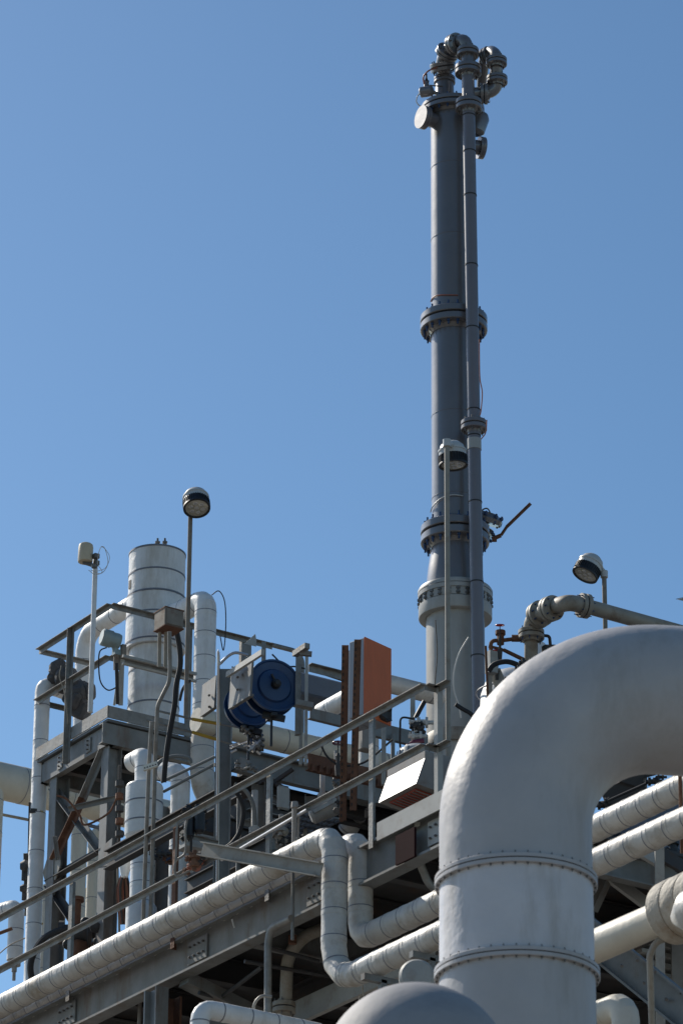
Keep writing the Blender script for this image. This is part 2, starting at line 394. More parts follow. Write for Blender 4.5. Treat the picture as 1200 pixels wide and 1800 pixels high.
# ================================================================== LEFT PLATFORM
C0 = at(190, 1240, 45.0)
pl = thing('corner_platform', 'grey galvanized platform on tall columns around the white vessel', 'platform', (C0.x, C0.y, 0))
A_ = al(C0, Y, px=64); B_ = al(C0, X, px=352); EX, EY = B_.x, A_.y
m = M('galvanized')
th = .14
m.bar(C0+Vector((0, -.006, -th/2)), A_+Vector((0, 0, -th/2)), .012, th); m.bar(C0+Vector((0, 0, -th/2)), B_+Vector((0, 0, -th/2)), .012, th)
m.build('toe_plate', pl)
hc = .235; zc = C0.z-th-.045-hc/2
m = M('steel_paint')
m.chan(Vector((C0.x+.05, C0.y+.05, zc)), Vector((C0.x+.05, EY, zc)), .08, hc, t=.014, flip=1)
m.build('side_girder', pl)
m = M('steel_paint'); m.chan(Vector((C0.x-.03, C0.y+.04, zc)), Vector((EX, C0.y+.04, zc)), .08, hc, t=.014, flip=-1); m.build('front_girder', pl)
m = M('steel_paint'); m.chan(Vector((C0.x+.05, EY-.02, zc)), Vector((EX, EY-.02, zc)), .08, hc, t=.014, flip=1); m.build('rear_girder', pl)
m = M('grating_metal')
zt = C0.z-th-.02
y = C0.y+.02
m.box(((C0.x+EX)/2, (C0.y+EY)/2, zt), EX-C0.x-.02, EY-C0.y-.02, .03)
m.build('deck_plate', pl)
for k in range(1, 4):
    yy = C0.y+(EY-C0.y)*k/4
    m = M('dark_or_shaded_steel'); m.ibeam((C0.x+.14, yy, zc+.02), (EX, yy, zc+.02), .09, .18); m.build('joist', pl)
colsL = []
for (xx, yy) in ((C0.x+.16, C0.y+.16), (C0.x+.16, al(C0, Y, px=86).y), (EX+.35, C0.y+.2), (EX+.35, EY-.2)):
    m = M('steel_paint'); m.ibeam((xx, yy, 0), (xx, yy, zc-hc/2), .15, .17, up=X, t=.013); m.build('column', pl); colsL.append((xx, yy))
xb = C0.x+.16
def brace(a, b, w=.07, mt='steel_paint', nm='brace', up=X):
    m = M(mt); m.angle(onX(a[0], a[1], xb), onX(b[0], b[1], xb), w, w, up=up, t=.009); m.build(nm, pl)
m = M('rust', 'steel_paint'); a, b, c = onX(184, 1318, xb-.06), onX(148, 1402, xb-.06), onX(96, 1512, xb-.06)
m.angle(a, b, .08, .07, up=X, t=.01, m=1); m.angle(b, c, .08, .07, up=X, t=.01); m.build('brace', pl, label='rusty diagonal brace')
brace((96, 1390), (180, 1502), .08)
brace((90, 1552), (190, 1494), .09, 'dark_or_shaded_steel')
brace((88, 1560), (150, 1650), .08, 'dark_or_shaded_steel')
brace((96, 1370), (180, 1322), .07)
m = M('tan_pipe'); q = onX(92, 1528, xb-.075)
m.add([q+Vector((0, a*1.3, b))+Vector((t, 0, 0)) for t in (0, .012) for (a, b) in ((-.12, .12), (.10, .15), (.16, .02), (.1, -.14), (-.06, -.14), (-.14, 0))], [(0, 1, 2, 3, 4, 5), (11, 10, 9, 8, 7, 6)]+[(i, (i+1) % 6, 6+(i+1) % 6, 6+i) for i in range(6)])
m.build('gusset_plate', pl)
m = M('steel_paint'); q = onX(187, 1500, xb-.09)
m.add([q+Vector((0, a*1.2, b))+Vector((t, 0, 0)) for t in (0, .012) for (a, b) in ((-.1, .14), (.10, .1), (.16, -.1), (-.08, -.16))], [(0, 1, 2, 3), (7, 6, 5, 4)]+[(i, (i+1) % 4, 4+(i+1) % 4, 4+i) for i in range(4)])
m.build('gusset_plate', pl)
# guard rail round it
T0 = al(C0, Z, py=1062)
gr = thing('guard_rail', 'angle-iron guard rail around the corner platform beside the white vessel', 'handrail', C0)
for py_, nm in ((1062, 'top_rail'), (1153, 'mid_rail')):
    t = al(C0, Z, py=py_); tl = al(t, Y, px=70 if py_ < 1100 else 66)
    m = M('galvanized')
    m.angle(t, tl, .055, .055, flip=-1); m.angle(t, al(t, X, px=(478 if py_ < 1100 else 352)), .055, .055, flip=1)
    m.angle(tl, al(tl, X, px=160), .05, .05, flip=1)
    m.build(nm, gr)
yp = al(T0, Y, px=128).y
m = M('galvanized'); m.angle((C0.x-.008, yp, zc-hc/2), (C0.x-.008, yp, T0.z-.005), .06, .06, up=Y); m.build('post', gr)
m = M('galvanized'); xx = al(T0, X, px=336).x; m.bar((xx, C0.y+.03, C0.z-.15), (xx, C0.y+.03, T0.z-.006), .05, .05); m.build('post', gr)
m = M('galvanized'); xx = al(T0, X, px=434).x; m.bar((xx, C0.y+.03, C0.z-.6), (xx, C0.y+.03, T0.z-.006), .13, .05, up=Y); m.build('post', gr)
cr_ = al(T0, X, px=476)
m = M('galvanized'); m.tube([cr_, cr_+X*.42, cr_+X*.42-Z*1.35], .028, 0, 12, .14); m.build('rail_end', gr)

# ------------------------------------------------------------------ white vessel and its pipes
VD = 46.8
va = at(277, 977, VD); vr = R(va, 49.5)
ves = thing('insulated_vessel', 'tall white insulated vessel with dark bands rising through the corner platform', 'vessel', Vector((va.x, va.y, C0.z-1.2)))
zb = lambda py: al(va, Z, py=py).z
m = M('white_cladding', 'band_metal')
zt_, z1, z2, z3 = va.z, zb(1060), zb(1146), zb(1340)
m.lathe(Vector((va.x, va.y, 0)), Z, [(z3, vr*.90), (z2+.03, vr*.90), (z2, vr*.92)], n=48, caps=True)
m.lathe(Vector((va.x, va.y, 0)), Z, [(z2, vr*.93), (z2, vr*1.06), (z1+.02, vr*1.04), (z1, vr*1.0), (zt_, vr), (zt_+.012, vr*.985), (zt_+.012, .01)], n=48)
for py_, rr in ((998, 1.0), (1036, 1.035), (1073, 1.045), (1120, 1.06), (1168, .90), (1228, .90)):
    z = zb(py_+20); m.lathe(Vector((va.x, va.y, z)), Z, [(0, vr*rr), (0, vr*rr+.005), (.018, vr*rr+.005), (.018, vr*rr)], 1, 48, False)
m.lathe(Vector((va.x, va.y, zt_-.012)), Z, [(0, vr), (0, vr+.006), (.02, vr+.006), (.02, vr*.98)], 1, 48, False)
m.build('shell', ves, angle=20)
m = M('bolt_grey')
for dx in (0, .08): m.lathe(at(277+dx*160, 962, VD), Z, [(0, .02), (.05, .02), (.05, .03), (.07, .03), (.07, .012), (.11, .012)], n=8)
m.build('top_fitting', ves)
m = M('rusty_box'); p = at(231, 1142, VD-.3); m.box(p, .09, .12, .13, bev=.01); p = at(236, 1248, VD-.3); m.box(p, .08, .08, .12); p = at(231, 1028, VD-.28); m.box(p, .04, .05, .1); m.build('bracket', ves)
# left side-pipe : from the vessel towards +Y then down
p0 = at(250, 1052, VD); rr = R(p0, 16)
pe = al(p0, Y, px=150); d_ = al(Vector((pe.x, pe.y, 0)), Z, py=1300)
pipe_thing('vessel_pipe', 'white insulated pipe sloping left off the vessel and elbowing down', [p0+Y*.1, pe, Vector((pe.x, pe.y, d_.z))], rr, bend=.22, bn=5, sp=.33)
# right side-pipe towards the viewer then down
q0 = at(318, 1075, 46.0); rr2 = R(q0, 19)
qe = al(q0, -Y, px=362); qe = at(362, 1054, loc(qe)[2]); 
qd = al(Vector((qe.x, qe.y, 0)), Z, py=1345)
pipe_thing('vessel_pipe', 'white insulated pipe leaving the vessel to the right and dropping straight down', [q0+(q0-qe).normalized()*.3, qe, Vector((qe.x, qe.y, qd.z))], rr2, bend=.13, bn=4, sp=.27)
# thicker lower continuation with sweep to the right behind the column
k0 = al(Vector((qe.x, qe.y, 0)), Z, py=1296); kr = R(k0, 21)
kp = [k0, al(k0, Z, py=1385), at(385, 1425, loc(k0)[2]-.1), at(445, 1488, loc(k0)[2]-.3), at(452, 1640, loc(k0)[2]-.4)]
pipe_thing('insulated_pipe', 'thick white pipe sweeping down to the right behind the steel column', kp, kr, mt='aged_cladding', bend=.32, bn=5, sp=.27, group='insulated pipes under the corner platform')
# small wire on the elbow
cable('wire_loop', 'thin wire hanging from the white elbow right of the vessel', px(loc(qe)[2]-.2, (372, 1046), (385, 1039), (395, 1058), (397, 1100), (393, 1143), (387, 1118)), .006)
# antenna mast
am = al(at(168, 985, 44.6), Z, py=1252)
an = thing('antenna', 'cream radome antenna on a pale mast left of the vessel', 'antenna', am)
m = M('white_cladding'); m.tube([am, at(168.5, 978, 44.6)], .027, 0, 14); m.build('mast', an)
m = M('cream_plastic'); c = at(150, 988, 44.5); rr = R(c, 13.2); up_ = Vector((.03, .02, 1)).normalized()
m.lathe(c, up_, [(0, rr*.5), (0, rr*.94), (.015, rr), (.17, rr), (.2, rr*.93), (.212, rr*.75), (.216, .001)], n=28); m.build('radome', an)
m = M('bolt_grey'); m.bar(at(146, 988, 44.5), at(170, 996, 44.5), .04, .03); m.box(at(170, 990, 44.5), .05, .05, .05); m.box(at(169, 978, 44.5), .06, .06, .05); m.lathe(at(166, 998, 44.4), Z, [(0, .03), (.03, .035), (.035, .02)], n=10); m.build('clamp', an)
cable('wire_coil', 'thin wire coiled around the top of the antenna mast', px(44.4, (160, 1002), (178, 1008), (190, 990), (184, 963), (176, 965), (172, 990), (180, 1005), (168, 1010), (156, 1002)), .0035, 'cap_white')
cable('wire_coil', 'second finer loop of wire beside the antenna mast', px(44.4, (172, 1004), (186, 998), (193, 980), (186, 966), (178, 960)), .003, 'cap_white')
# transmitter / lamp-like camera housing on a stand
tr = thing('instrument_head', 'teal-grey round instrument head on a stand inside the guard rail', 'instrument', at(212, 1240, 44.8))
m = M('teal_grey'); c = at(196, 1124, 44.8); d = (-_r*.92+tc*.38+Z*.12).normalized()
m.lathe(c-d*.10, d, [(0, .03), (0, .075), (.03, .085), (.10, .085), (.10, .095), (.2, .095), (.21, .085)], n=28); m.build('housing', tr)
m = M('teal_grey'); m.lathe(c+d*.112, d, [(0, .08), (.003, .08)], n=24); m.build('window', tr)
m = M('teal_grey'); m.tube([at(200, 1128, 44.8), at(205, 1150, 44.8)], .035, 0, 12); m.box(at(207, 1148, 44.8), .1, .07, .06); m.build('neck', tr)
m = M('rusty_box'); m.tube([at(206, 1148, 44.8), at(206, 1178, 44.8)], .04, 0, 10); m.box(at(217, 1146, 44.8), .05, .05, .16); m.build('manifold', tr)
m = M('pale_steel'); m.tube([at(215, 1150, 44.8), at(212, 1240, 44.8)], .028, 0, 10); m.tube([at(209, 1180, 44.8), at(201, 1240, 44.8)], .014, 0, 8); m.build('stand', tr)
cable('cable', 'black cable looping below the round instrument head', px(44.6, (188, 1138), (176, 1145), (174, 1168), (177, 1198), (190, 1213), (206, 1208)), .008, group='black cables')
m = M('black'); m.tube([at(205, 1165, 44.6), at(207, 1238, 44.6)], .02, 0, 8); solo(m, 'hose', 'short black hose standing beside the instrument stand', 'hose', at(207, 1238, 44.6))
# wrapped dark grey valve cover behind rail
defm('wrap_dark', (.085, .085, .09), rough=.8, var=.3, vs=8, bump=.6, bscale=20)
vc = M('wrap_dark')
for (a, b, D, s_) in ((100, 1180, 46.6, .13), (114, 1192, 46.5, .15), (126, 1200, 46.5, .16), (138, 1216, 46.4, .17), (148, 1232, 46.4, .14), (110, 1206, 46.6, .12), (104, 1174, 46.6, .14), (122, 1186, 46.5, .13), (132, 1226, 46.4, .18), (152, 1216, 46.4, .15), (142, 1246, 46.4, .16), (94, 1192, 46.6, .1)):
    s_ *= 1.25
    ax = [Vector((random.uniform(-1, 1), random.uniform(-1, 1), random.uniform(-1, 1))).normalized() for _ in range(2)]; u = ax[0]; v = u.cross(ax[1]).normalized(); vc.box(at(a, b, D), s_, s_*.8, s_*1.1, ax=(u, v, u.cross(v)), bev=.03)
solo(vc, 'wrapped_valve', 'dark grey cloth-wrapped valve behind the guard rail, left of the vessel', 'valve', at(130, 1240, 46.5))
cable('cable', 'pale thin cable hanging over the wrapped valve', px(45.5, (108, 1170), (105, 1190), (113, 1215), (118, 1250), (120, 1272)), .006, 'tan_pipe')
# left vertical pipe with top elbow going back
e0 = at(76, 1202, 46.6); rr = R(e0, 13.5); ed = Vector((e0.x, e0.y, 4))
pipe_thing('insulated_pipe', 'slim white vertical pipe at the left end of the corner platform', [e0+X*.4+Y*.1, e0, ed], rr, bend=.1, bn=4, sp=.42, group='insulated pipes under the corner platform')

# ------------------------------------------------------------------ tall light poles
def floodlight(pole_pts, head, dirv, sc, label, mt='rusty_box', arm=None, capm='cap_white', pr=.024):
    t = thing('floodlight', label, 'lamp', pole_pts[0], 'round floodlights on poles')
    m = M(mt); m.tube(pole_pts, pr, 0, 12); m.build('pole', t)
    d = Vector(dirv).normalized(); P = Vector(head); R0 = sc
    m = M(capm); m.lathe(P, -d, [(0, R0*.93), (R0*.28, R0*.93), (R0*.30, R0*.98), (R0*.42, R0*.98), (R0*.46, R0*.88), (R0*.75, R0*.80), (R0*.98, R0*.55), (R0*1.05, R0*.2), (R0*1.05, .001)], n=36)
    m.build('housing', t)
    m = M('black')
    m.lathe(P, d, [(0, R0*.93), (R0*.55, R0*.97), (R0*.60, R0*1.0), (R0*.72, R0*1.0), (R0*.72, R0*.86), (R0*.66, R0*.84)], n=40, caps=False)
    u = d.orthogonal().normalized(); v = d.cross(u)
    for i in range(36):
        a = 2*pi*i/36; q = u*cos(a)+v*sin(a); tt = d.cross(q)
        m.box(P+q*(R0*.965)+d*(R0*.3), R0*.09, R0*.035, R0*.56, ax=(q, tt, d))
    m.build('heat_sink', t)
    m = M('lens_glass', 'bright_steel'); m.lathe(P+d*(R0*.62), d, [(0, R0*.84), (R0*.03, R0*.84), (R0*.05, R0*.6), (R0*.06, .001)], n=36)
    for i in range(6):
        a = 2*pi*i/6; q = u*cos(a)+v*sin(a); m.lathe(P+d*(R0*.67)+q*R0*.46, d, [(0, R0*.17), (R0*.03, R0*.13), (R0*.03, .001)], 1, n=12)
    m.lathe(P+d*(R0*.67), d, [(0, R0*.17), (R0*.03, R0*.13), (R0*.03, .001)], 1, n=12)
    m.build('lens', t)
    m = M(capm); tp = Vector(pole_pts[-1]); m.tube([tp-Z*.02, tp+Z*.05], pr*1.6, 0, 12)
    m.tube([tp+Z*.03, P-d*R0*.75], pr*1.25, 0, 12)
    m.build('bracket', t); return t
lt = at(335, 902, 43.2); lb = al(Vector((lt.x, lt.y, 0)), Z, py=1262)
floodlight([Vector((lt.x, lt.y, lb.z)), lt], at(345, 882, 43.1), (-Z+tc*.40+_r*.10), R(lt, 24), 'lit-face floodlight on a tall pole standing between the vessel and the sky')
p2t = at(785, 782, 37.5); p2b = al(Vector((p2t.x, p2t.y, 0)), Z, py=1430)
floodlight([Vector((p2t.x, p2t.y, p2b.z)), p2t], at(795, 802, 37.9), (-Z-tc*.03+_r*.06), R(p2t, 26), 'floodlight hanging in front of the tall dark stack', mt='tan_pipe', pr=R(p2t, 4.6))
p3t = at(1061, 1012, 42); p3b = al(Vector((p3t.x, p3t.y, 0)), Z, py=1300)
floodlight([Vector((p3t.x, p3t.y, p3b.z)), p3t], at(1034, 998, 42), (-Z*.88-_r*.42+tc*.12), R(p3t, 24), 'floodlight tilted to the left above the grey elbow duct')
# ------------------------------------------------------------------ junction box and conduits in front
jb = thing('junction_box', 'square rusty junction box on conduits in front of the vessel', 'box', at(293, 1112, 38))
c = at(297, 1092, 38); s_ = R(c, 40)
m = M('rusty_box'); m.box(c, s_*.95, s_*.95, s_*.88, bev=.008); m.build('enclosure', jb)
m = M('rusty_box'); m.box(c+Vector((0, -s_*.50, 0)), s_*.82, .012, s_*.74, bev=.004); m.build('cover', jb)
for zz_ in (-1, 1):
    m = M('rust'); m.box(c+Z*zz_*s_*.43, s_*.985, s_*.985, s_*.05); m.build('rim', jb)
m = M('tan_pipe'); 
for a in (281, 292): m.tube([at(a, 1108, 38), at(a-1, 1172, 38)], .018, 0, 10)
m.build('stub_conduit', jb)
CDT = 35.6
tube_thing('conduit', 'slender grey conduit curving down from the junction box past the front pipes', px(CDT, (298, 1110), (299, 1178), (298, 1198), (277, 1240), (273, 1345), (258, 1830)), .018, 'galvanized', 'conduit', bend=.2, bn=6)
tube_thing('conduit', 'straight grey conduit left of the curved one, capped at the top', px(CDT, (267, 1268), (262, 1345), (244, 1830)), .018, 'galvanized', 'conduit', bend=.0)
clp = thing('conduit_clamp', 'small perforated clamp plate across the two thin conduits', 'clamp', at(265, 1348, CDT-.1))
m = M('tag_white'); a, b = at(252, 1351, CDT-.06), at(277, 1343, CDT-.06); m.bar(a, b, .03, .045); m.build('plate', clp)
m = M('black')
for i in range(5): q = a.lerp(b, .12+.19*i)-_f*.017; m.lathe(q, _f, [(-.001, .008), (.004, .008)], n=8)
m.build('hole', clp)
cable('cable', 'thick black cable hanging from the junction box past the platform edge', px(38.2, (310, 1108), (316, 1140), (317, 1170), (310, 1205), (307, 1240), (298, 1290), (291, 1340), (288, 1375)), .026)
cable('cable', 'grey cable arching over the pipes below the platform edge', px(42.5, (270, 1352), (285, 1336), (310, 1329), (332, 1333), (336, 1342)), .02, 'steel_paint')
for i, (a, b) in enumerate((((283, 1375), (378, 1330)), ((287, 1392), (378, 1343)))):
    tube_thing('conduit', ['upper', 'lower'][i]+' of two slanted grey conduits reaching the steel column from the left', px(42, a, b), .016, 'steel_paint', 'conduit')
cable('cable', 'black cable hugging the tall light pole below the guard rail', px(43.0, (335, 1195), (322, 1210), (316, 1232)), .016)
# yellow/grey service lines
for i, (a, b, c) in enumerate((((280, 1250), (338, 1264), (462, 1286)), ((258, 1266), (338, 1287), (452, 1321)))):
    m = M('galvanized', 'yellow'); A1, B1, C3 = px(38.4, a, b, c)
    m.tube([A1, B1], .011, 0, 8); m.tube([B1, B1.lerp(C3, .4)], .016, 1, 8); m.tube([B1.lerp(C3, .4), C3], .011, 0, 8)
    solo(m, 'service_line', ['upper', 'lower'][i]+' thin line with a yellow-taped stretch crossing left of the blue reels', 'pipe', A1)
# ================================================================== PIPES UNDER THE CORNER PLATFORM
GU = 'insulated pipes under the corner platform'
D1 = 43.2
a0 = at(256, 1328, D1)
# elbow into the fat insulated section
m = M('white_cladding', 'band_metal')
clad(m, [a0+Y*.26, a0, al(a0, Z, py=1385)], R(a0, 18), bend=.11, bn=5, sp=.25)
b0 = al(a0, Z, py=1383); rb = R(b0, 33)
zz = lambda py: al(a0, Z, py=py).z-b0.z
xy = Vector((al(a0, Z, py=1383).x, a0.y, b0.z))
m.lathe(xy, Z, [(zz(1482), R(b0, 24)), (zz(1470), rb*.97), (zz(1466), rb), (-.01, rb), (.01, rb*.95), (.012, .01)], n=40)
for py_ in (1415, 1449): m.lathe(xy+Z*zz(py_), Z, [(0, rb), (0, rb+.005), (.014, rb+.005), (.014, rb)], 1, 40, False)
clad(m, [xy+Z*zz(1475), xy+Z*zz(1590)], R(b0, 21), bend=0, sp=.2)
m.lathe(xy, Z, [(zz(1800), R(b0, 27)), (zz(1596), R(b0, 27)), (zz(1588), R(b0, 22))], n=36)
solo(m, 'insulated_filter', 'fat white insulated filter body under an elbow below the platform corner', 'filter', xy+Z*zz(1800), angle=18)
a1 = at(318, 1360, 43.6); 
pipe_thing('insulated_pipe', 'white pipe with an elbow, between the fat filter body and the steel column', [at(286, 1352, 43.9)-_r*.1, a1, al(a1, Z, py=1800)], R(a1, 17), bend=.13, bn=5, sp=.34, group=GU)
a2 = at(255, 1500, 44.5)
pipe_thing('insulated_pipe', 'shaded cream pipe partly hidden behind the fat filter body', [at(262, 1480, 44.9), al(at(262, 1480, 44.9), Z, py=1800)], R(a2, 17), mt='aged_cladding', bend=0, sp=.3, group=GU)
# far big horizontal pipe along X with drop at left
h0 = at(8, 1374, 50); rh = R(h0, 33); h1 = al(h0, X, px=190); h2 = al(h0, X, px=340)
pipe_thing('insulated_pipe', 'big cream pipe entering at the left edge and passing behind the corner platform', [al(h0, X, px=-170), h2], rh, mt='cream_cladding', bend=0, sp=.62, group=GU)
v0 = at(-14, 1400, 49.8); pipe_thing('insulated_pipe', 'pipe dropping along the left edge of the photo from the big cream pipe', [v0+Z*.15, al(v0, Z, py=1760)], R(v0, 21), mt='cream_cladding', bend=0, sp=.42, group=GU)
v1 = at(141, 1440, 49); pipe_thing('insulated_pipe', 'cream vertical pipe seen through the platform cross brace', [v1, al(v1, Z, py=1720)], R(v1, 14), mt='cream_cladding', bend=0, sp=.43, group=GU)
v1 = at(166, 1470, 49.6); pipe_thing('insulated_pipe', 'short cream pipe just right of the one behind the cross brace', [at(200, 1440, 49.6), v1, al(v1, Z, py=1720)], R(v1, 11), mt='cream_cladding', bend=.12, sp=.43, group=GU)
w1 = at(92, 1620, 47.5); pipe_thing('insulated_drum', 'pale cream drum standing behind the left platform column', [al(w1, Z, py=1560), al(w1, Z, py=1760)], R(w1, 23), mt='cream_cladding', bend=0, sp=.4, cat='drum')
w1 = at(157, 1600, 49.5); m = M('cream_cladding', 'band_metal'); w2 = al(w1, Z, py=1574)
m.lathe(w2, Z, [(-1.2, R(w1, 24)), (-.35, R(w1, 24)), (-.1, R(w1, 24)), (0, R(w1, 24)), (.02, R(w1, 26)), (.035, R(w1, 26)), (.04, .01)], n=32)
solo(m, 'insulated_drum', 'cream flat-topped drum between the two platform columns', 'drum', w1-Z*1.2)
w1 = at(30, 1594, 46.5); pipe_thing('insulated_pipe', 'short white elbow pipe low at the left edge', [at(-40, 1612, 46.9), w1, al(w1, Z, py=1688)], R(w1, 14), bend=.09, bn=4, sp=.2, group=GU)
m = M('pale_steel'); w2 = al(w1, Z, py=1690); m.lathe(w2, Z, [(-.12, .03), (-.05, .03), (-.05, .07), (0, .07), (.0, .05), (.03, .05)], n=16); m.lathe(w2-Z*.12, Z, [(-.1, .02), (0, .02)], n=8)
solo(m, 'drain_fitting', 'flanged drain fitting below the short white elbow pipe at the left edge', 'fitting', w2-Z*.2)
tube_thing('conduit', 'thin tan line crossing the sky gap at the far left', px(50, (-30, 1425), (60, 1443)), .018, 'tan_pipe', 'conduit')
tube_thing('conduit', 'thin line behind the right platform column', px(49, (145, 1448), (235, 1470)), .022, 'band_metal', 'conduit')
cable('cable', 'thin cable rising from the handrail at the far left', px(46, (-5, 1680), (20, 1660), (60, 1640), (72, 1610)), .007, 'tan_pipe')
tube_thing('conduit', 'short brown line leaving the left edge beside the drain fitting', px(46, (-20, 1648), (22, 1632)), .02, 'rust', 'conduit')
# dark pipe-clamp ladder at the left
cl = thing('clamp_rack', 'dark upright rack with pipe clamps left of the platform column', 'rack', at(52, 1720, 46))
m = M('dark_or_shaded_steel'); m.bar(at(55, 1410, 46), at(49, 1720, 46), .05, .045, up=_f); m.tube([at(46, 1500, 46), at(48, 1610, 46)], .03, 0, 8); m.build('upright', cl)
for py_ in (1425, 1458, 1492, 1560, 1622):
    m = M('dark_or_shaded_steel', 'brass'); m.bar(at(54, py_, 45.9), at(66, py_+1, 45.9), .03, .05); m.bar(at(66, py_, 45.9), at(76, py_+2, 45.9), .02, .02, m=1); m.build('clamp', cl)
hv = M('dark_or_shaded_steel'); hv.lathe(at(44, 1522, 45.8), _r, [(-.05, .04), (0, .07), (.06, .05), (.14, .03)], n=10); hv.lathe(at(43, 1535, 45.8), Z, [(-.08, .03), (.12, .03)], n=8)
solo(hv, 'valve', 'small dark valve on the clamp rack at the left', 'valve', at(44, 1540, 45.8), 'small dark valves')
hv = M('dark_or_shaded_steel'); hv.lathe(at(42, 1562, 45.8), _r, [(-.04, .03), (0, .05), (.06, .04), (.12, .02)], n=10); hv.lathe(at(42, 1570, 45.8), Z, [(-.08, .02), (.1, .02)], n=8)
solo(hv, 'valve', 'lower small dark valve on the clamp rack at the left', 'valve', at(42, 1575, 45.8), 'small dark valves')
# small star-like valve in the sky gap
hv = M('bright_steel', 'dark_or_shaded_steel'); c = at(101, 1457, 47)
for k in range(6): a = k*pi/3; hv.bar(c, c+(_r*cos(a)+Z*sin(a))*.055, .02, .02, m=k % 2)
hv.lathe(c, _f, [(-.03, .03), (.03, .03)], n=10); hv.tube([c, at(122, 1461, 47)], .012, 0, 8); solo(hv, 'valve', 'bright star-handled valve in the gap right of the left column', 'valve', c)
# green-brown big flanged equipment among the columns
eq = thing('pump_skid', 'dark rusty pump assembly low between the platform columns', 'pump', at(140, 1700, 44.5))
m = M('dark_or_shaded_steel'); m.lathe(at(140, 1640, 44.5), _r, [(-.22, .05), (-.22, .13), (-.16, .13), (-.16, .09), (.08, .1), (.1, .16), (.14, .16), (.14, .06), (.25, .05)], n=20); m.build('casing', eq)
m = M('rust'); m.box(at(150, 1672, 44.5), .35, .2, .18, bev=.02); m.lathe(at(135, 1600, 44.6), Z, [(-.2, .05), (.1, .05), (.1, .08), (.14, .08)], n=12); m.build('bracket', eq)
for (a, b, r_) in ((150, 1620, .05), (168, 1630, .06), (172, 1655, .05), (120, 1660, .06), (160, 1690, .06), (128, 1690, .07)):
    m = M('black'); m.lathe(at(a, b, 44.2), (at(a+3, b+1, 44)-at(a, b, 44.2)), [(-.04, r_*.7), (0, r_), (.05, r_), (.07, r_*.4)], n=12); m.build('fitting', eq)
cable('hose', 'thick black hose looping down behind the lower left handrail', px(43.5, (150, 1630), (110, 1634), (80, 1648), (62, 1672), (54, 1700), (60, 1730), (72, 1745)), .035, cat='hose')
tube_thing('conduit', 'thin brass line beside the right platform column', px(44, (206, 1490), (212, 1700)), .012, 'tan_pipe', 'conduit')
# bundle of brown cables hanging
cb = thing('cable_bundle', 'hanging bundle of brown cables with a white funnel top, right of the platform column', 'cables', at(218, 1640, 43))
m = M('white_cladding'); m.lathe(at(220, 1520, 43), Z, [(-.14, .035), (0, .07), (.06, .075), (.1, .04), (.11, .01)], n=20); m.build('funnel', cb)
m = M('rust', 'copper_tube', 'black')
for k in range(9):
    o_ = (k-4)*2.6; m.tube(spline(px(43+random.uniform(-.05, .05), (219+o_*.3, 1534), (217+o_, 1560), (218+o_, 1590), (218+o_*.4, 1625)), 4), .012, k % 3, 6)
m.build('cable', cb)

# ================================================================== MIDDLE FRAME
K = at(393, 1330, 39.0)
fr = thing('steel_frame', 'grey steel frame with a tall column carrying the blue hose reels', 'frame', (K.x, K.y, ZD))
kt = al(K, Z, py=1176)
m = M('steel_paint'); m.ibeam(Vector((K.x, K.y, ZD)), Vector((K.x, K.y, kt.z)), .145, .15, up=_r, t=.012); m.build('column', fr)
Z2 = al(K, Z, py=1312).z
KX = al(Vector((K.x, K.y, Z2)), X, px=800)
m = M('steel_paint'); m.chan(Vector((K.x+.08, K.y, Z2-.12)), Vector((KX.x+1, K.y, Z2-.12)), .08, .24, t=.015, flip=1); m.build('edge_beam', fr)
m = M('dark_or_shaded_steel'); m.box((K.x+3.35, K.y+.20, Z2-.06), 6.5, .28, .03); m.box((K.x+4.0, K.y+1.42, Z2-.06), 5.0, 2.15, .03); m.build('deck_plate', fr)
for i in range(3):
    m = M('dark_or_shaded_steel'); yy = K.y+.45+i*.6; m.ibeam((K.x+1.5, yy, Z2-.19), (K.x+6.4, yy, Z2-.19), .09, .2); m.build('joist', fr)
m = M('dark_or_shaded_steel'); m.ibeam((K.x+.5, K.y+.04, Z2-.16), (K.x+.5, K.y+3.0, Z2-.16), .1, .2); m.build('side_beam', fr)
for pxx in (455, 548, 700):
    p = al(Vector((K.x, K.y+.1, Z2)), X, px=pxx); m = M('steel_paint'); m.ibeam(Vector((p.x, p.y, ZD)), Vector((p.x, p.y, Z2-.25)), .12, .13, up=_r, t=.01); m.build('column', fr)
for pxx in (440, 580, 690):
    p = al(Vector((K.x, K.y+1.8, Z2)), X, px=pxx); m = M('dark_or_shaded_steel'); m.ibeam(Vector((p.x, p.y, ZD)), Vector((p.x, p.y, Z2-.25)), .12, .13, up=_r, t=.01); m.build('column', fr)
mh = thing('dark_backing_box', 'dark louvred box added to fill the shaded background behind the front handrail', 'housing', at(560, 1500, 43.5))  # added dark boxes that close off the sky and keep this background dark
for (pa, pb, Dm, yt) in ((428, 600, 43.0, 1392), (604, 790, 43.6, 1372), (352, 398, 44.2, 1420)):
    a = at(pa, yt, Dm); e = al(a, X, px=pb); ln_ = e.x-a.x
    m = M('dark_or_shaded_steel'); m.box(((a.x+e.x)/2, a.y+.5, (a.z+ZD)/2), ln_, 1.0, a.z-ZD); m.build('cabinet', mh)
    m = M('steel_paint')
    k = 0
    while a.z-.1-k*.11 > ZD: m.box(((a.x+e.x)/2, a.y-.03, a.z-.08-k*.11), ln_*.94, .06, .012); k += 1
    m.build('louvre', mh)
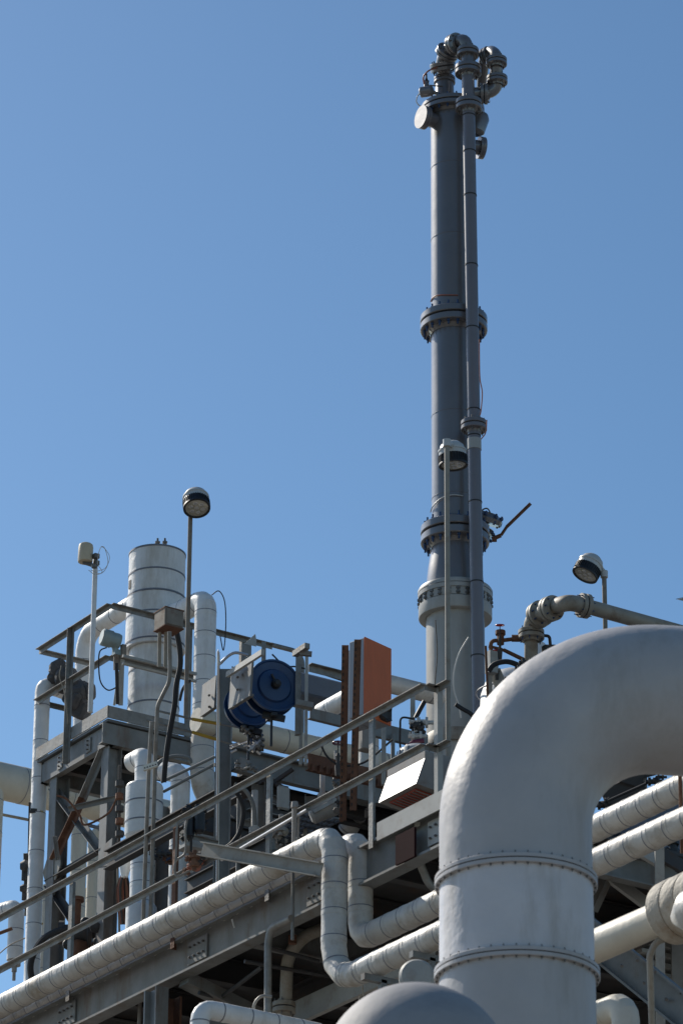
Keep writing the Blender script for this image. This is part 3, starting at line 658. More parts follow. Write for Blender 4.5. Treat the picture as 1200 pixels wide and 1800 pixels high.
# second tier of shaded beams crossing below
for (a, b, D, h) in (((403, 1376), (640, 1440), 39.3, .12), ((420, 1500), (700, 1560), 40.5, .18), ((330, 1440), (420, 1462), 40.5, .2), ((410, 1465), (560, 1500), 41.5, .14)):
    p = at(a[0], a[1], D); m = M('dark_or_shaded_steel'); m.ibeam(p, al(p, X, px=b[0]), .1, h); m.build('cross_beam', fr)
for (a, b, D) in (((330, 1560), (470, 1470), 39.5), ((430, 1560), (560, 1480), 40)):
    p = at(a[0], a[1], D); m = M('dark_or_shaded_steel'); m.ibeam(p, al(p, -Y, px=b[0]), .08, .14); m.build('cross_beam', fr)
m = M('hood_grey'); p = at(430, 1342, 38.9); m.box(p, .10, .02, .10); m.build('cover_plate', fr)
m = M('dark_or_shaded_steel'); p = at(504, 1385, 38.7); m.bar(at(478, 1378, 38.7), at(515, 1352, 38.7), .04, .03); m.bar(at(470, 1370, 38.7), at(508, 1390, 38.7), .04, .03); m.build('bracket', fr)
# rusty beam with stiffeners
rb_ = M('rust'); p = at(542, 1338, 38.2); e = al(p, X, px=700); rb_.chan(p, e, .05, .16, flip=-1)
for i in range(14): q = p.lerp(e, (i+.5)/14); rb_.box(q+Vector((0, -.02, -.06)), .012, .04, .07)
solo(rb_, 'rusty_beam', 'rust brown channel beam with small teeth behind the perforated posts', 'beam', p)
gm = M('grating_metal'); o_ = at(532, 1412, 38.0)
o_ = onZ(530, 1424, at(555, 1405, 38).z)
for i in range(9): gm.bar(o_+X*(i*.055), o_+X*(i*.055)+Y*.9, .008, .03)
for i in range(8): gm.bar(o_+Y*(i*.12), o_+Y*(i*.12)+X*.46, .008, .02)
solo(gm, 'floor_grating', 'small bright patch of steel floor grating under the rusty beam', 'grating', o_)
pw = at(498, 1394, 38.2); m = M('pale_steel'); m.box(pw-Z*.05, .13, .05, .24, bev=.02); solo(m, 'cover_box', 'small pale rounded cover box in the shade below the reels', 'box', pw-Z*.2)
# junction lamp under midrail
m = M('hood_grey', 'pale_steel'); c = at(575, 1424, 36.5); m.lathe(c, _r*.9+Z*.4, [(-.16, .05), (-.14, .075), (.14, .075), (.16, .05)], n=20); m.bar(at(552, 1427, 36.4), at(592, 1406, 36.4), .02, .03, m=1)
solo(m, 'tube_housing', 'rusty cylindrical housing just under the middle handrail', 'lamp', c)
m = M('hood_grey'); m.lathe(at(518, 1416, 33.4), Z, [(-.02, .03), (0, .03), (.03, .026)], n=10); m.tube([at(518, 1418, 33.4), at(516, 1492, 33.4)], .018, 0, 10); m.tube([at(525, 1424, 33.6), at(523, 1490, 33.6)], .01, 0, 8)
solo(m, 'vent_pipe', 'short capped upright tube in front of the shaded frame', 'pipe', at(516, 1492, 33.4))
# blue hose reels
def reel(c, ax, r, label):
    t = thing('hose_reel', label, 'hose reel', c, 'blue hose reels')
    ax = Vector(ax).normalized(); w_ = r*.30
    m = M('reel_blue')
    m.lathe(c, ax, [(-w_, r*.2), (-w_, r), (-w_-.012, r+.004), (-w_+.022, r+.006), (-w_+.02, r*.62)], n=48, caps=False)
    m.lathe(c, ax, [(w_-.02, r*.62), (w_-.022, r+.006), (w_+.012, r+.004), (w_+.012, r-.012), (w_, r-.02), (w_-.01, r*.66), (w_+.01, r*.60), (w_+.02, r*.2), (w_+.02, .001)], n=48, caps=False)
    m.build('drum', t)
    m = M('rubber'); 
    for k in range(4): m.torus(c+ax*(-w_+.04+k*(2*w_-.08)/3), ax, r*.72, .03, n=36)
    m.build('hose', t)
    m = M('tag_white'); u = ax.orthogonal().normalized()
    m.lathe(c+ax*(w_+.012)+_r*(-.22*r)+Z*(-.42*r), ax, [(0, .02), (.004, .02), (.004, .001)], n=16); m.build('badge', t)
    m = M('black'); m.lathe(c+ax*(w_+.015), ax, [(0, .045), (.05, .04), (.07, .02)], n=16)
    m.tube([c+ax*(w_+.05), c+ax*(w_+.06)+Z*r*.35-_r*r*.2], .012, 0, 8); m.build('crank', t)
    m = M('black'); b = c-Z*(r+.01); m.bar(b+ax*(w_*1.2)-Z*.02, b-ax*(w_*1.2)-Z*.02, .05, .03); m.tube([b, b-Z*.3], .012, 0, 8); m.bar(b+_r*.12-Z*.04, b-_r*.08-Z*.0, .05, .05); m.build('hose_guide', t)
rax = (-Y*.95-X*.22)
RC = at(478, 1210, 37.2); reel(RC, rax, R(RC, 48), 'blue steel hose reel nearest the viewer, its round face showing a white badge')
RC2 = at(438, 1240, 37.9); reel(RC2, rax, R(RC2, 42), 'blue steel hose reel behind and below the other, half hidden by a bracket')
defm('bracket_grey', (.15, .15, .145), rough=.55, var=.2, vs=6, dirt=(.16, .10, .06), dirt_amt=.6, dscale=6)
bk = thing('reel_bracket', 'grey bolted channel bracket holding the blue hose reels', 'bracket', K+Z*.3)
m = M('bracket_grey', 'bolt_grey')
p = at(404, 1212, 37.3); q = at(441, 1188, 36.7); m.chan(p, q, .04, .36, flip=-1, t=.02)
for (a, b) in ((418, 1190), (427, 1186), (418, 1212), (427, 1206)): m.lathe(at(a, b, 37.0), _f, [(-.05, .012), (0, .012)], 1, n=8)
m.build('plate', bk)
m = M('bracket_grey', 'bolt_grey'); m.chan(at(354, 1232, 38.3), at(378, 1215, 37.9), .04, .30, flip=-1, t=.02)
for (a, b) in ((368, 1222), (368, 1242)): m.lathe(at(a, b, 38.0), _f, [(-.05, .012), (0, .012)], 1, n=8)
m.build('plate', bk)
m = M('pale_steel'); m.bar(at(400, 1186, 37.1), at(462, 1146, 36.2), .03, .05); m.build('arm', bk)
m = M('bright_steel'); m.tube(spline(px(37.1, (382, 1640), (384, 1180), (386, 1168), (410, 1148), (436, 1152)), 6), .014, 0, 8); solo(m, 'conduit', 'bright thin conduit running up the left edge of the steel column', 'conduit', at(382, 1640, 37.1))
# valve cluster under reels
def cluster(name, label, cat, pts, D, mts, s=.03, seed=1):
    rnd = random.Random(seed); m = M(*mts)
    for (a, b) in pts:
        c = at(a, b, D+rnd.uniform(-.1, .1)); ax = [_r, Z, _f, (_r+Z).normalized(), (_r-Z).normalized()][rnd.randrange(5)]; k = rnd.randrange(len(mts)); r_ = s*rnd.uniform(.7, 1.3)
        m.lathe(c, ax, [(-r_*1.6, r_*.45), (-r_*1.0, r_*.45), (-r_*1.0, r_), (-r_*.4, r_), (-r_*.4, r_*.6), (r_*.5, r_*.6), (r_*.5, r_*1.05), (r_, r_*1.05), (r_, r_*.4), (r_*2.0, r_*.4)], k, n=8)
    for i in range(len(pts)-1): m.tube([at(*pts[i], D), at(*pts[i+1], D)], s*.35, rnd.randrange(len(mts)), 6)
    return solo(m, name, label, cat, at(*pts[-1], D))
cluster('fitting_cluster', 'cluster of bright and blue hose fittings hanging under the blue reels', 'fittings', [(432, 1282), (440, 1290), (452, 1300), (446, 1312), (458, 1306), (436, 1286), (448, 1318)], 37.8, ['bolt_grey', 'bolt_blue', 'bright_steel'], .035, 3)
for i, (a, b) in enumerate((((403, 1312), (418, 1306)), ((430, 1312), (436, 1308)), ((408, 1322), (418, 1318)), ((452, 1320), (460, 1326)))):
    pass
m = M('bright_steel')
for (a, b) in (((404, 1311), (418, 1307)), ((428, 1312), (437, 1309)), ((406, 1323), (416, 1318)), ((451, 1320), (458, 1326))): m.tube(px(37.8, a, b), .014, 0, 8)
m.tube(px(37.82, (404, 1316), (445, 1300)), .008, 0, 6); solo(m, 'nipple_rack', 'row of short bright pipe nipples below the reels', 'fittings', at(418, 1323, 37.8))
# dark valve group left of column
cluster('valve_group', 'dark tangle of small valves hung on the front handrail near the tan beam', 'valves', [(330, 1432), (338, 1440), (346, 1428), (334, 1452), (348, 1445), (352, 1456), (332, 1464), (346, 1436), (340, 1425)], 35.6, ['black', 'dark_or_shaded_steel', 'rubber'], .05, 5)
m = M('black'); m.lathe(at(333, 1455, 35.4), Z, [(-.1, .03), (-.08, .045), (.08, .045), (.1, .02)], n=14); m.lathe(at(351, 1445, 35.4), Z, [(-.1, .03), (-.08, .045), (.08, .045), (.1, .02)], n=14)
m.tube(px(35.3, (336, 1470), (336, 1500)), .012, 0, 6)
solo(m, 'air_filter', 'pair of black filter bowls among the small valves on the handrail', 'filter', at(333, 1475, 35.4))
cluster('valve_group', 'rusty brown valve group at the left end of the tan beam', 'valves', [(334, 1506), (342, 1514), (336, 1520), (350, 1508), (332, 1528), (346, 1524), (356, 1512)], 34.6, ['rust', 'dark_or_shaded_steel', 'copper_tube'], .04, 8)
cable('tube_line', 'thin grey tubing looping beside the rusty post', px(34.6, (336, 1436), (316, 1444), (311, 1460), (310, 1500), (308, 1536), (320, 1538), (352, 1518)), .010, 'steel_paint', 'pipe', k=5)
cable('tube_line', 'second grey tube bent beside the dark filter bowls', px(34.6, (330, 1437), (326, 1460), (326, 1498), (310, 1513), (306, 1530)), .010, 'galvanized', 'pipe', k=5)
cable('cable', 'black cable curving over the sweeping white pipe right of the column', px(38.3, (408, 1386), (420, 1400), (428, 1425), (422, 1460), (410, 1480), (398, 1490)), .022)
cable('cable', 'grey cable arching right of the sweeping white pipe', px(38.2, (412, 1378), (432, 1390), (445, 1415), (449, 1450)), .02, 'steel_paint')
# tan beam in front
tb = M('tan_pipe'); a, b = at(357, 1493, 33.5), at(566, 1530, 32.3); tb.chan(a, b, .05, .115, flip=1, t=.01); solo(tb, 'stained_beam', 'pale rust-stained channel beam crossing in front of the long white pipe', 'beam', a)
tube_thing('hanger_rod', 'thin rod hanging from the stained beam down to the rusty elbow', [onX(516, 1420, XG-.08), onX(514, 1652, XG-.08)], .014, 'steel_paint', 'rod')
# ================================================================== BACKGROUND PIPES
BG = 'shaded pipes behind the handrails'
b0 = at(356, 1268, 42.5); pipe_thing('insulated_pipe', 'cream pipe behind the reels running right toward the stack', [al(b0, X, px=345), al(b0, X, px=700)], R(b0, 22), mt='cream_cladding', bend=0, sp=.42, group=BG)
b1 = at(600, 1318, 42.2); b1e = al(b1, X, px=742)
b2 = at(590, 1252, 40.3); 
c1 = at(578, 1256, 40.5); c2 = al(c1, -Y, px=632); c3 = at(632, 1196, 40.6)
cc = at(640, 1192, 39.6); ce = al(cc, X, px=770)
pipe_thing('insulated_pipe', 'white capped pipe end pointing left behind the perforated posts', [at(566, 1252, 40.6), al(at(566, 1252, 40.6), -Y, px=650)], R(cc, 17), bend=.1, sp=.35, group=BG)
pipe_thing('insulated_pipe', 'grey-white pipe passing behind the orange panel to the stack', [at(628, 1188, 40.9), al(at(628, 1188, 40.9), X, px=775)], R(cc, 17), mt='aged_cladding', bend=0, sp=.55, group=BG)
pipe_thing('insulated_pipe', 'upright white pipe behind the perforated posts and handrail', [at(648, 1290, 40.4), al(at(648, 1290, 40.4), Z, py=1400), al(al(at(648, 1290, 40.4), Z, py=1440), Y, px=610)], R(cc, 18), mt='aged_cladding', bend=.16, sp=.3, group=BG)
bd = M('wall_blue'); a = at(545, 1218, 43); bd.box(al(a, X, px=574), .95, .4, .24, bev=.02); solo(bd, 'blue_duct', 'dull blue rectangular duct behind the posts right of the reels', 'duct', a)
# rear uprights and rails right of the reels
rk = thing('rear_frame', 'pale angle frame standing behind the reels with a braced top', 'frame', at(540, 1345, 37))
m = M('galvanized'); p = at(523, 1292, 37); m.bar(p, al(p, Z, py=1150), .05, .05, up=_r); m.build('post', rk)
m = M('pale_steel'); p = at(537, 1345, 36.8); m.bar(p, al(p, Z, py=1134), .05, .03, up=_r); m.build('post', rk)
m = M('pale_steel'); p = at(528, 1345, 36.9); m.bar(p, al(p, Z, py=1252), .04, .03, up=_r); m.build('post', rk)
m = M('galvanized'); m.bar(at(518, 1150, 36.9), at(540, 1135, 36.7), .05, .05); m.bar(at(526, 1148, 36.8), at(548, 1150, 36.8), .04, .04); m.build('cap', rk); m = M('galvanized'); m.bar(at(520, 1236, 36.8), at(550, 1242, 36.8), .08, .05); m.build('lower_cap', rk)
m = M('galvanized'); p = at(542, 1168, 37.4); m.angle(p, al(p, X, px=640), .055, .07); m.build('rail', rk)
m = M('steel_paint'); p = at(545, 1253, 37.6); m.chan(p, al(p, X, px=640), .05, .10, flip=-1); m.build('beam', rk); m = M('steel_paint'); p = at(640, 1276, 38.8); m.chan(p, al(p, X, px=752), .05, .14, flip=-1); m.build('beam', rk)
m = M('pale_steel'); a = at(441, 1128, 38.7); m.add([a+_r*dx+Z*dz+_f*t for t in (0, .03) for (dx, dz) in ((-.06, -.02), (.04, .08), (.05, .02), (.05, -.05))], [(0, 1, 2, 3), (7, 6, 5, 4)]+[(i, (i+1) % 4, 4+(i+1) % 4, 4+i) for i in range(4)])
m.build('gusset', rk)
m = M('galvanized'); p = at(463, 1185, 38.9); m.bar(p, al(p, Z, py=1130), .07, .04, up=_r); m.build('post', rk)
# orange panel + perforated posts
op = thing('electric_panel', 'orange-faced grey cabinet mounted high beside the perforated posts', 'cabinet', at(663, 1258, 36))
# near edge of the face at x=640, face recedes right-down
A1, A2 = at(640, 1119, 36), at(640, 1256, 36)
ddir = (al(A1, Vector((sin(radians(73.8)), cos(radians(73.8)), 0)), px=687)-A1); wid = ddir.length; ddir.normalize(); nrm = Z.cross(ddir).normalized()
if nrm.dot(_f) > 0: nrm = -nrm
H_ = (al(A1, Z, py=1256)-A1).length
cen = A1+ddir*wid/2-Z*H_/2
dep = .17
m = M('panel_grey'); m.box(cen-nrm*(dep/2+.006), wid-.01, dep, H_-.01, ax=(ddir, nrm, Z), bev=.006); m.build('cabinet', op)
m = M('orange'); m.box(cen-nrm*.0, wid, .012, H_, ax=(ddir, nrm, Z), bev=.003); m.build('door', op)
m = M('dark_or_shaded_steel'); m.box(cen-Z*(H_*.39)+ddir*wid*.22+nrm*.012, .14, .012, .13, ax=(ddir, nrm, Z), bev=.03); m.build('latch_plate', op)
m = M('panel_grey'); m.box(cen-nrm*(dep+.07)-ddir*.0-Z*.02, wid*.6, .12, H_*.93, ax=(ddir, nrm, Z)); m.build('back_box', op)
pp = thing('perforated_posts', 'pair of rusty perforated strut posts carrying the orange cabinet', 'posts', at(612, 1440, 36.3))
def strut(xt, yt, xb_, yb_, D, w_):
    m = M('rust', 'black'); a, b = at(xt, yt, D), at(xb_, yb_, D); s_ = R(a, w_)
    m.bar(a, b, s_, .035, up=_f)
    u = (b-a).normalized(); n = int((b-a).length/.055); fw = u.cross(_r).normalized()
    if fw.dot(_f) > 0: fw = -fw
    for i in range(n): q = a+u*(.03+i*.055)+fw*.0185-_r*s_*.22; m.box(q, .011, .004, .026, 1, ax=(_r, fw, u))
    m.build('post', pp)
    m = M('rust'); m.bar(a+_r*s_*.5+_f*.02, b+_r*s_*.5+_f*.02, .012, .06, up=_f); m.build('post_flange', pp)
strut(606, 1134, 602, 1442, 35.6, 11); strut(628, 1124, 620, 1424, 35.4, 11)
m = M('hood_grey'); m.box(at(642, 1298, 36.6), .12, .1, .24, bev=.01); m.build('lower_plate', pp)
m = M('panel_grey'); m.box(at(644, 1292, 36.9), .12, .08, .28); solo(m, 'backing_plate', 'pale plate below the orange cabinet behind the handrail', 'plate', at(644, 1310, 36.9))
# purple-red wheel valves
def handwheel(c, ax, r, mt, label, stem=.15, grp='red hand wheels'):
    t = thing('hand_valve', label, 'valve', Vector(c)-Vector(ax).normalized()*stem*1.6, grp); ax = Vector(ax).normalized(); u = ax.orthogonal().normalized(); v = ax.cross(u)
    m = M(mt); m.torus(c, ax, r, r*.14, n=24)
    for k in range(4): a = k*pi/2; m.tube([c, c+(u*cos(a)+v*sin(a))*r], r*.09, 0, 6)
    m.lathe(c, ax, [(-r*.2, r*.2), (r*.2, r*.2)], n=10); m.build('handwheel', t)
    m = M('dark_or_shaded_steel'); m.lathe(c, ax, [(-stem*1.6, r*.45), (-stem*1.2, r*.6), (-stem*1.1, r*.6), (-stem*1.1, r*.3), (-stem*.7, r*.35), (-stem*.65, r*.45), (-stem*.5, r*.3), (-stem*.5, r*.12), (0, r*.12)], n=14); m.build('body', t)
    return t
handwheel(at(594, 1306, 37.6), Z, .048, 'maroon', 'maroon hand wheel valve left of the perforated posts', .2)
cable('cable', 'thin dark cable dropping to the maroon ring right of the orange cabinet', px(38, (728, 1264), (706, 1262), (703, 1280), (703, 1312), (708, 1322), (716, 1320)), .01)
m = M('maroon'); m.tube(spline(px(37.9, (710, 1325), (716, 1312), (730, 1304), (745, 1302)), 5), .022, 0, 8); solo(m, 'guard_ring', 'maroon curved guard bar above the white-topped lantern cabinet', 'ring', at(710, 1325, 37.9))
m = M('cap_white', 'band_metal'); c = at(733, 1318, 37.5); m.lathe(c-Z*.12, Z, [(0, .20), (.10, .17), (.14, .12), (.15, .01)], n=28)
for k in range(12): a = 2*pi*k/12; m.bar(c-Z*.115+Vector((cos(a), sin(a), 0))*.203, c-Z*.02+Vector((cos(a), sin(a), 0))*.178, .008, .008, m=1)
solo(m, 'white_lantern', 'white ribbed round cover just above the bright hood', 'cover', c)
cluster('fitting_cluster', 'dark pipe fittings with a white dome left of the stack foot', 'fittings', [(736, 1278), (728, 1284), (740, 1288), (732, 1294), (742, 1270), (726, 1272)], 38, ['black', 'dark_or_shaded_steel', 'cap_white'], .04, 11)
tube_thing('brace_rod', 'dark slanted rod between the handrail and the stack', px(38.2, (730, 1262), (746, 1232)), .022, 'black', 'rod')
m = M('pale_steel'); p = at(725, 1276, 38.3); m.bar(p, al(p, Z, py=1222), .045, .045, up=_r); p_ = p; solo(m, 'post', 'short pale post left of the stack, ending at the upper handrail', 'post', p); m = M('pale_steel'); p = at(674, 1380, 37); m.bar(p, al(p, Z, py=1258), .04, .04, up=_r)
solo(m, 'post', 'pale post standing behind the handrail below the orange cabinet', 'post', p)
# bright hood
hd = thing('air_hood', 'bright white-faced metal hood box with a red underside', 'hood', at(725, 1405, 33.6))
Hb = at(750, 1392, 33.2)
def hp(a, b, D=33.3): return at(a, b, D)
# local frame: long axis along +Y/-Y
Lh = al(hp(731, 1377), Y, px=667); Rh = hp(731, 1377)
Lh = al(Rh, Y, px=665); ln = Rh.y-Lh.y
sec = [(0, 0), (.085, .235), (.085, .30), (.33, .30), (.33, .04), (.27, -.03)]   # (x back, z up) section seen from the end
vs = []
for yv in (Lh.y, Rh.y): vs += [Vector((Rh.x+a, yv, Rh.z+b)) for a, b in sec]
m = M('hood_white', 'hood_grey', 'hood_red')
n_ = len(sec)
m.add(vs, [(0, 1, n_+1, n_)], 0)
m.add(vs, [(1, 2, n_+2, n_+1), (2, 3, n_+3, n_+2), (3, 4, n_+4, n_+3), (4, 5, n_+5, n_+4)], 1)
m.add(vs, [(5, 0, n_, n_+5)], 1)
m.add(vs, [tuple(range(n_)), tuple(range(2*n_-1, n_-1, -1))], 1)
m.build('casing', hd, angle=10)
m = M('hood_red', 'hood_grey'); cx = Vector((Rh.x+.135, (Lh.y+Rh.y)/2, Rh.z-.023)); sl = Vector((.27, 0, -.03)).normalized()
m.box(cx, .17, abs(ln)*.7, .012, ax=(sl, Y, sl.cross(Y)))
for k in range(9): m.box(cx-Z*.009+Y*((k-4)*abs(ln)*.085), .16, .006, .008, 1, ax=(sl, Y, sl.cross(Y)))
m.build('red_grille', hd)
m = M('galvanized'); m.bar(Vector((Rh.x+.3, Rh.y+.1, Rh.z-.02)), Vector((Rh.x+.3, Rh.y+.1, ZD)), .05, .05, up=X); m.bar(Vector((Rh.x+.3, Lh.y-.1, Rh.z-.02)), Vector((Rh.x+.3, Lh.y-.1, ZD)), .05, .05, up=X); m.build('leg', hd)
m = M('steel_paint'); m.bar(Vector((Rh.x+.52, Rh.y-.35, Rh.z+.3)), Vector((Rh.x+.52, Rh.y-.35, ZD)), .5, .03, up=X); m.build('side_plate', hd)
# tagged conduit box
tg = thing('conduit_box', 'cream conduit box with faded lettering on a bent pipe left of the big duct', 'box', at(745, 1555, 32.2))
c = at(738, 1445, 32.2); m = M('tag_white'); m.box(c, .09, .07, .085, ax=(_r, _f.cross(_r).cross(_r)*-1 if False else tc, Z), bev=.006); m.build('box', tg)
cu = bpy.data.curves.new('lettering', 'FONT'); cu.body = 'REW'; cu.size = .034; cu.extrude = .0006; cu.align_x = 'CENTER'; cu.align_y = 'CENTER'
lo = bpy.data.objects.new('lettering_src', cu); COL.objects.link(lo)
dg = bpy.context.evaluated_depsgraph_get(); me = bpy.data.meshes.new_from_object(lo.evaluated_get(dg)); bpy.data.objects.remove(lo)
me.materials.clear(); me.materials.append(MT['black']); lo = bpy.data.objects.new('lettering', me); COL.objects.link(lo); lo.parent = tg
mw = Matrix((_r, Z, tc)).transposed().to_4x4(); mw.translation = c+tc*.0365-root_loc(tg); lo.matrix_local = mw
m = M('galvanized'); m.tube(px(32.2, (738, 1452), (739, 1520), (752, 1552), (790, 1585)), .032, 0, 14, .15, 6); m.tube(px(32.2, (744, 1440), (790, 1424)), .024, 0, 12); m.build('pipe', tg)
tube_thing('conduit', 'thin pale line above the conduit box running behind the duct', px(32.4, (744, 1436), (790, 1416)), .008, 'tan_pipe', 'conduit')
m = M('dull_red'); y0 = fy(712, XG-.04, ZD-.2); m.box((XG-.035, y0, ZD-.19), .02, .26, .24); solo(m, 'red_plate', 'dull maroon plate fixed to the girder below the hood', 'plate', (XG-.03, y0, ZD-.25))

# ================================================================== THE STACK
TD = 44.0
tc0 = at(797, 560, TD); txy = Vector((tc0.x, tc0.y, 0))
tz = lambda py: al(tc0, Z, py=py).z
T = lambda py: Vector((tc0.x, tc0.y, tz(py)))
ru = R(tc0, 40.0); Rf = R(tc0, 59)
st = thing('flare_stack', 'tall dark grey flanged stack with a pale lower section', 'stack', Vector((tc0.x, tc0.y, ZD)))
m = M('dark_paint'); m.tube([T(1000), T(566)], ru, 0, 56, caps=False); [m.lathe(T(q_), Z, [(-.006, ru), (-.003, ru+.003), (.003, ru+.003), (.006, ru)], n=56, caps=False) for q_ in (735, 880)]; m.build('middle_shell', st)
m = M('dark_paint'); m.tube([T(566), T(198)], ru, 0, 56, caps=False); [m.lathe(T(q_), Z, [(-.006, ru), (-.003, ru+.003), (.003, ru+.003), (.006, ru)], n=56, caps=False) for q_ in (300, 425)]; m.build('upper_shell', st)
rl_ = R(T(1100), 51.5)
m = M('dark_paint'); m.lathe(txy, Z, [(tz(1040), rl_*.99), (tz(1024), rl_*.98), (tz(1000), rl_*.93), (tz(972), ru*1.04), (tz(958), ru*1.0)], n=56, caps=False); m.build('reducer', st)
m = M('grey_paint'); m.lathe(txy, Z, [(ZD, rl_), (tz(1055), rl_)], n=56, caps=False)
m.build('lower_shell', st)
m = M('tan_pipe'); m.lathe(txy, Z, [(tz(1320), rl_*1.02), (tz(1320), rl_*1.12), (tz(1308), rl_*1.12), (tz(1296), rl_*1.02)], n=56, caps=False); m.build('base_ring', st)
flange(st, T(571), Z, Rf, .085, ru, nb=20)
flange(st, T(943), Z, Rf*1.0, .095, ru*1.0, nb=20)
flange(st, T(198), Z, Rf*.97, .055, ru, nb=20)
Rg = R(T(1050), 66)
m = M('grey_paint', 'gasket'); m.lathe(T(1042), Z, [(-.03, Rg), (-.028, Rg), (.0, Rg), (.02, Rg*.97), (.03, rl_)], n=56, caps=False)
m.lathe(T(1042), Z, [(-.30, rl_), (-.30, Rg*.97), (-.29, Rg*.98), (-.175, Rg*.98), (-.165, Rg*.93), (-.16, rl_*1.04)], n=56, caps=False)
m.lathe(T(1042), Z, [(-.085, rl_*1.02), (-.08, Rg*.99), (-.035, Rg*.995), (-.03, rl_)], n=56, caps=False)
m.lathe(T(1042), Z, [(-.165, Rg*.955), (-.08, Rg*.955)], 0, n=56, caps=False)
fo = m.build('flange', st, label='pale lower flange with a deep collar'); bolts(fo, T(1042)-Z*.12, Z, Rg*.955, 24, .024, .085, 'bolt_grey')
# wires looped round
cable('wire', 'fine wire draped over the middle stack flange', [T(560)+Z*.17+(_r*cos(a)*ru*1.03+tc*sin(a)*ru*1.05)+Z*(.02*sin(3*a)) for a in [pi*.95, pi*.85, pi*.75, pi*.6, pi*.45]], .006, 'copper_tube')
cable('wire', 'pale wire draped around the stack above the third flange', [T(928)+Z*(.14+.12*sin(a))+(_r*cos(a)*ru*1.06+tc*sin(a)*ru*1.08) for a in [pi*.95, pi*.85, pi*.7, pi*.55, pi*.4]], .006, 'cap_white')
# capped side nozzles
def nozzle(p, d, r, L, R2, tk, lab):
    d = Vector(d).normalized(); m = M('riser_paint'); m.lathe(p, d, [(-.12, r), (L, r)], n=28, caps=False); m.lathe(p+d*L, d, [(0, r), (0, R2), (tk*.35, R2), (tk*.35, R2*.96), (tk*.42, R2*.96), (tk*.42, R2), (tk, R2), (tk, .001)], n=36); return m.build('side_nozzle', st, label=lab)
pz = T(222)
dl = -_r*.86+tc*.5
nozzle(pz+dl*ru*.8, dl, R(pz, 13), .145, R(pz, 21), .07, 'capped nozzle on the left side')
dr = _r*.95-tc*.3
nozzle(T(252)+dr*ru*.8, dr, R(pz, 13), .10, R(pz, 20), .06, 'capped nozzle on the right side')
# top fittings (black cover on right under top flange)
m = M('dark_paint'); m.lathe(T(208)+_r*ru*1.15-Z*.05, _r*.2+Z, [(-.16, .04), (-.12, .09), (.05, .11), (.1, .09)], n=20); m.build('side_lug', st)
# ---- vapour pipe at top: from blind flange via elbows to the riser
rs = thing('riser_pipe', 'slim dark riser pipe running up the right front of the stack', 'pipe', at(841, 1290, 42.4))
rD = loc(T(200))[2]-.45; Dz = lambda py: loc(T(py))[2]-.48
rt, rbm = at(822, 128, Dz(128)), at(841.5, 1300, Dz(1300))
rax_ = (rt-rbm).normalized()
def RPt(py):
    t = (py-128)/(1300-128); a, b = rbm, rt
    lo_, hi = 0.0, 1.2
    for _ in range(40):
        md = (lo_+hi)/2; q = a+(b-a)*md; l3 = loc(q); y_ = 900-FPX*l3[1]/l3[2]
        if y_ > py: lo_ = md
        else: hi = md
    return a+(b-a)*((lo_+hi)/2)
tp = thing('overhead_pipe', 'tangle of flanged elbows joining the top of the stack to its slim riser', 'pipe', T(185))
TP = lambda a, b, dD=0: at(a, b, loc(T(150))[2]+dD)
n0 = T(180)+_r*R(T(180), -14); 
rn = R(n0, 17)
m = M('dark_paint'); m.lathe(n0, Z, [(0, rn*1.1), (.04, rn*1.0), (.28, rn*.95)], n=32); m.build('neck', tp)
P1, P2, P3, P4, P5 = TP(783, 138), TP(778, 108), TP(792, 82, -.12), TP(814, 72, -.3), TP(821, 92, -.38)
m = M('dark_paint'); m.tube(spline([n0+Z*.24, P1, P2, P3, P4+(RPt(93)-P5)*.6, RPt(97), RPt(122)], 7), .074, 0, 22); m.build('elbow_run', tp)
for (c, ax, Rr, t_) in ((n0+Z*.27, Z, R(n0, 19), .035), (TP(778, 118, -.02), (P2-P1), R(n0, 23), .045), (TP(786, 92, -.08), (P3-P2), R(n0, 21), .035), (TP(800, 78, -.2), (P4-P3), R(n0, 20), .04)):
    flange(tp, c, ax, Rr, t_, .062, nb=8, bm='bolt_grey', n=32)
# riser
rr_ = R(RPt(700), 11.6)
m = M('riser_paint', 'gasket'); m.tube([rbm, RPt(126)], rr_, 0, 28)
for py_ in (205, 268, 345, 468, 578, 722, 768, 884, 1025, 1155): 
    q = RPt(py_); m.lathe(q, rax_, [(0, rr_), (0, rr_+.004), (.012, rr_+.004), (.012, rr_)], 1, 28, False)
m.build('pipe', rs)
m = M('grey_paint'); m.lathe(RPt(782), rax_, [(-.06, rr_+.001), (-.06, rr_+.006), (.06, rr_+.006), (.06, rr_+.001)], n=28); m.build('patch', rs, label='pale worn sleeve')
R4 = R(RPt(750), 23)
flange(rs, RPt(749), rax_, R4, .05, rr_, mt='riser_paint', nb=8, bm='bolt_grey', n=36)
flange(rs, RPt(186), rax_, R(RPt(186), 23.5), .055, rr_, nb=8, bm='bolt_grey', n=36)
flange(rs, RPt(124), rax_, R(RPt(124), 23), .05, rr_, nb=8, bm='bolt_grey', n=36)
flange(rs, RPt(93), rax_, R(RPt(93), 19.5), .045, .06, nb=8, bm='bolt_grey', n=32)
m = M('dark_paint'); m.tube([RPt(126), RPt(84)], .07, 0, 22); m.build('top_spool', rs)
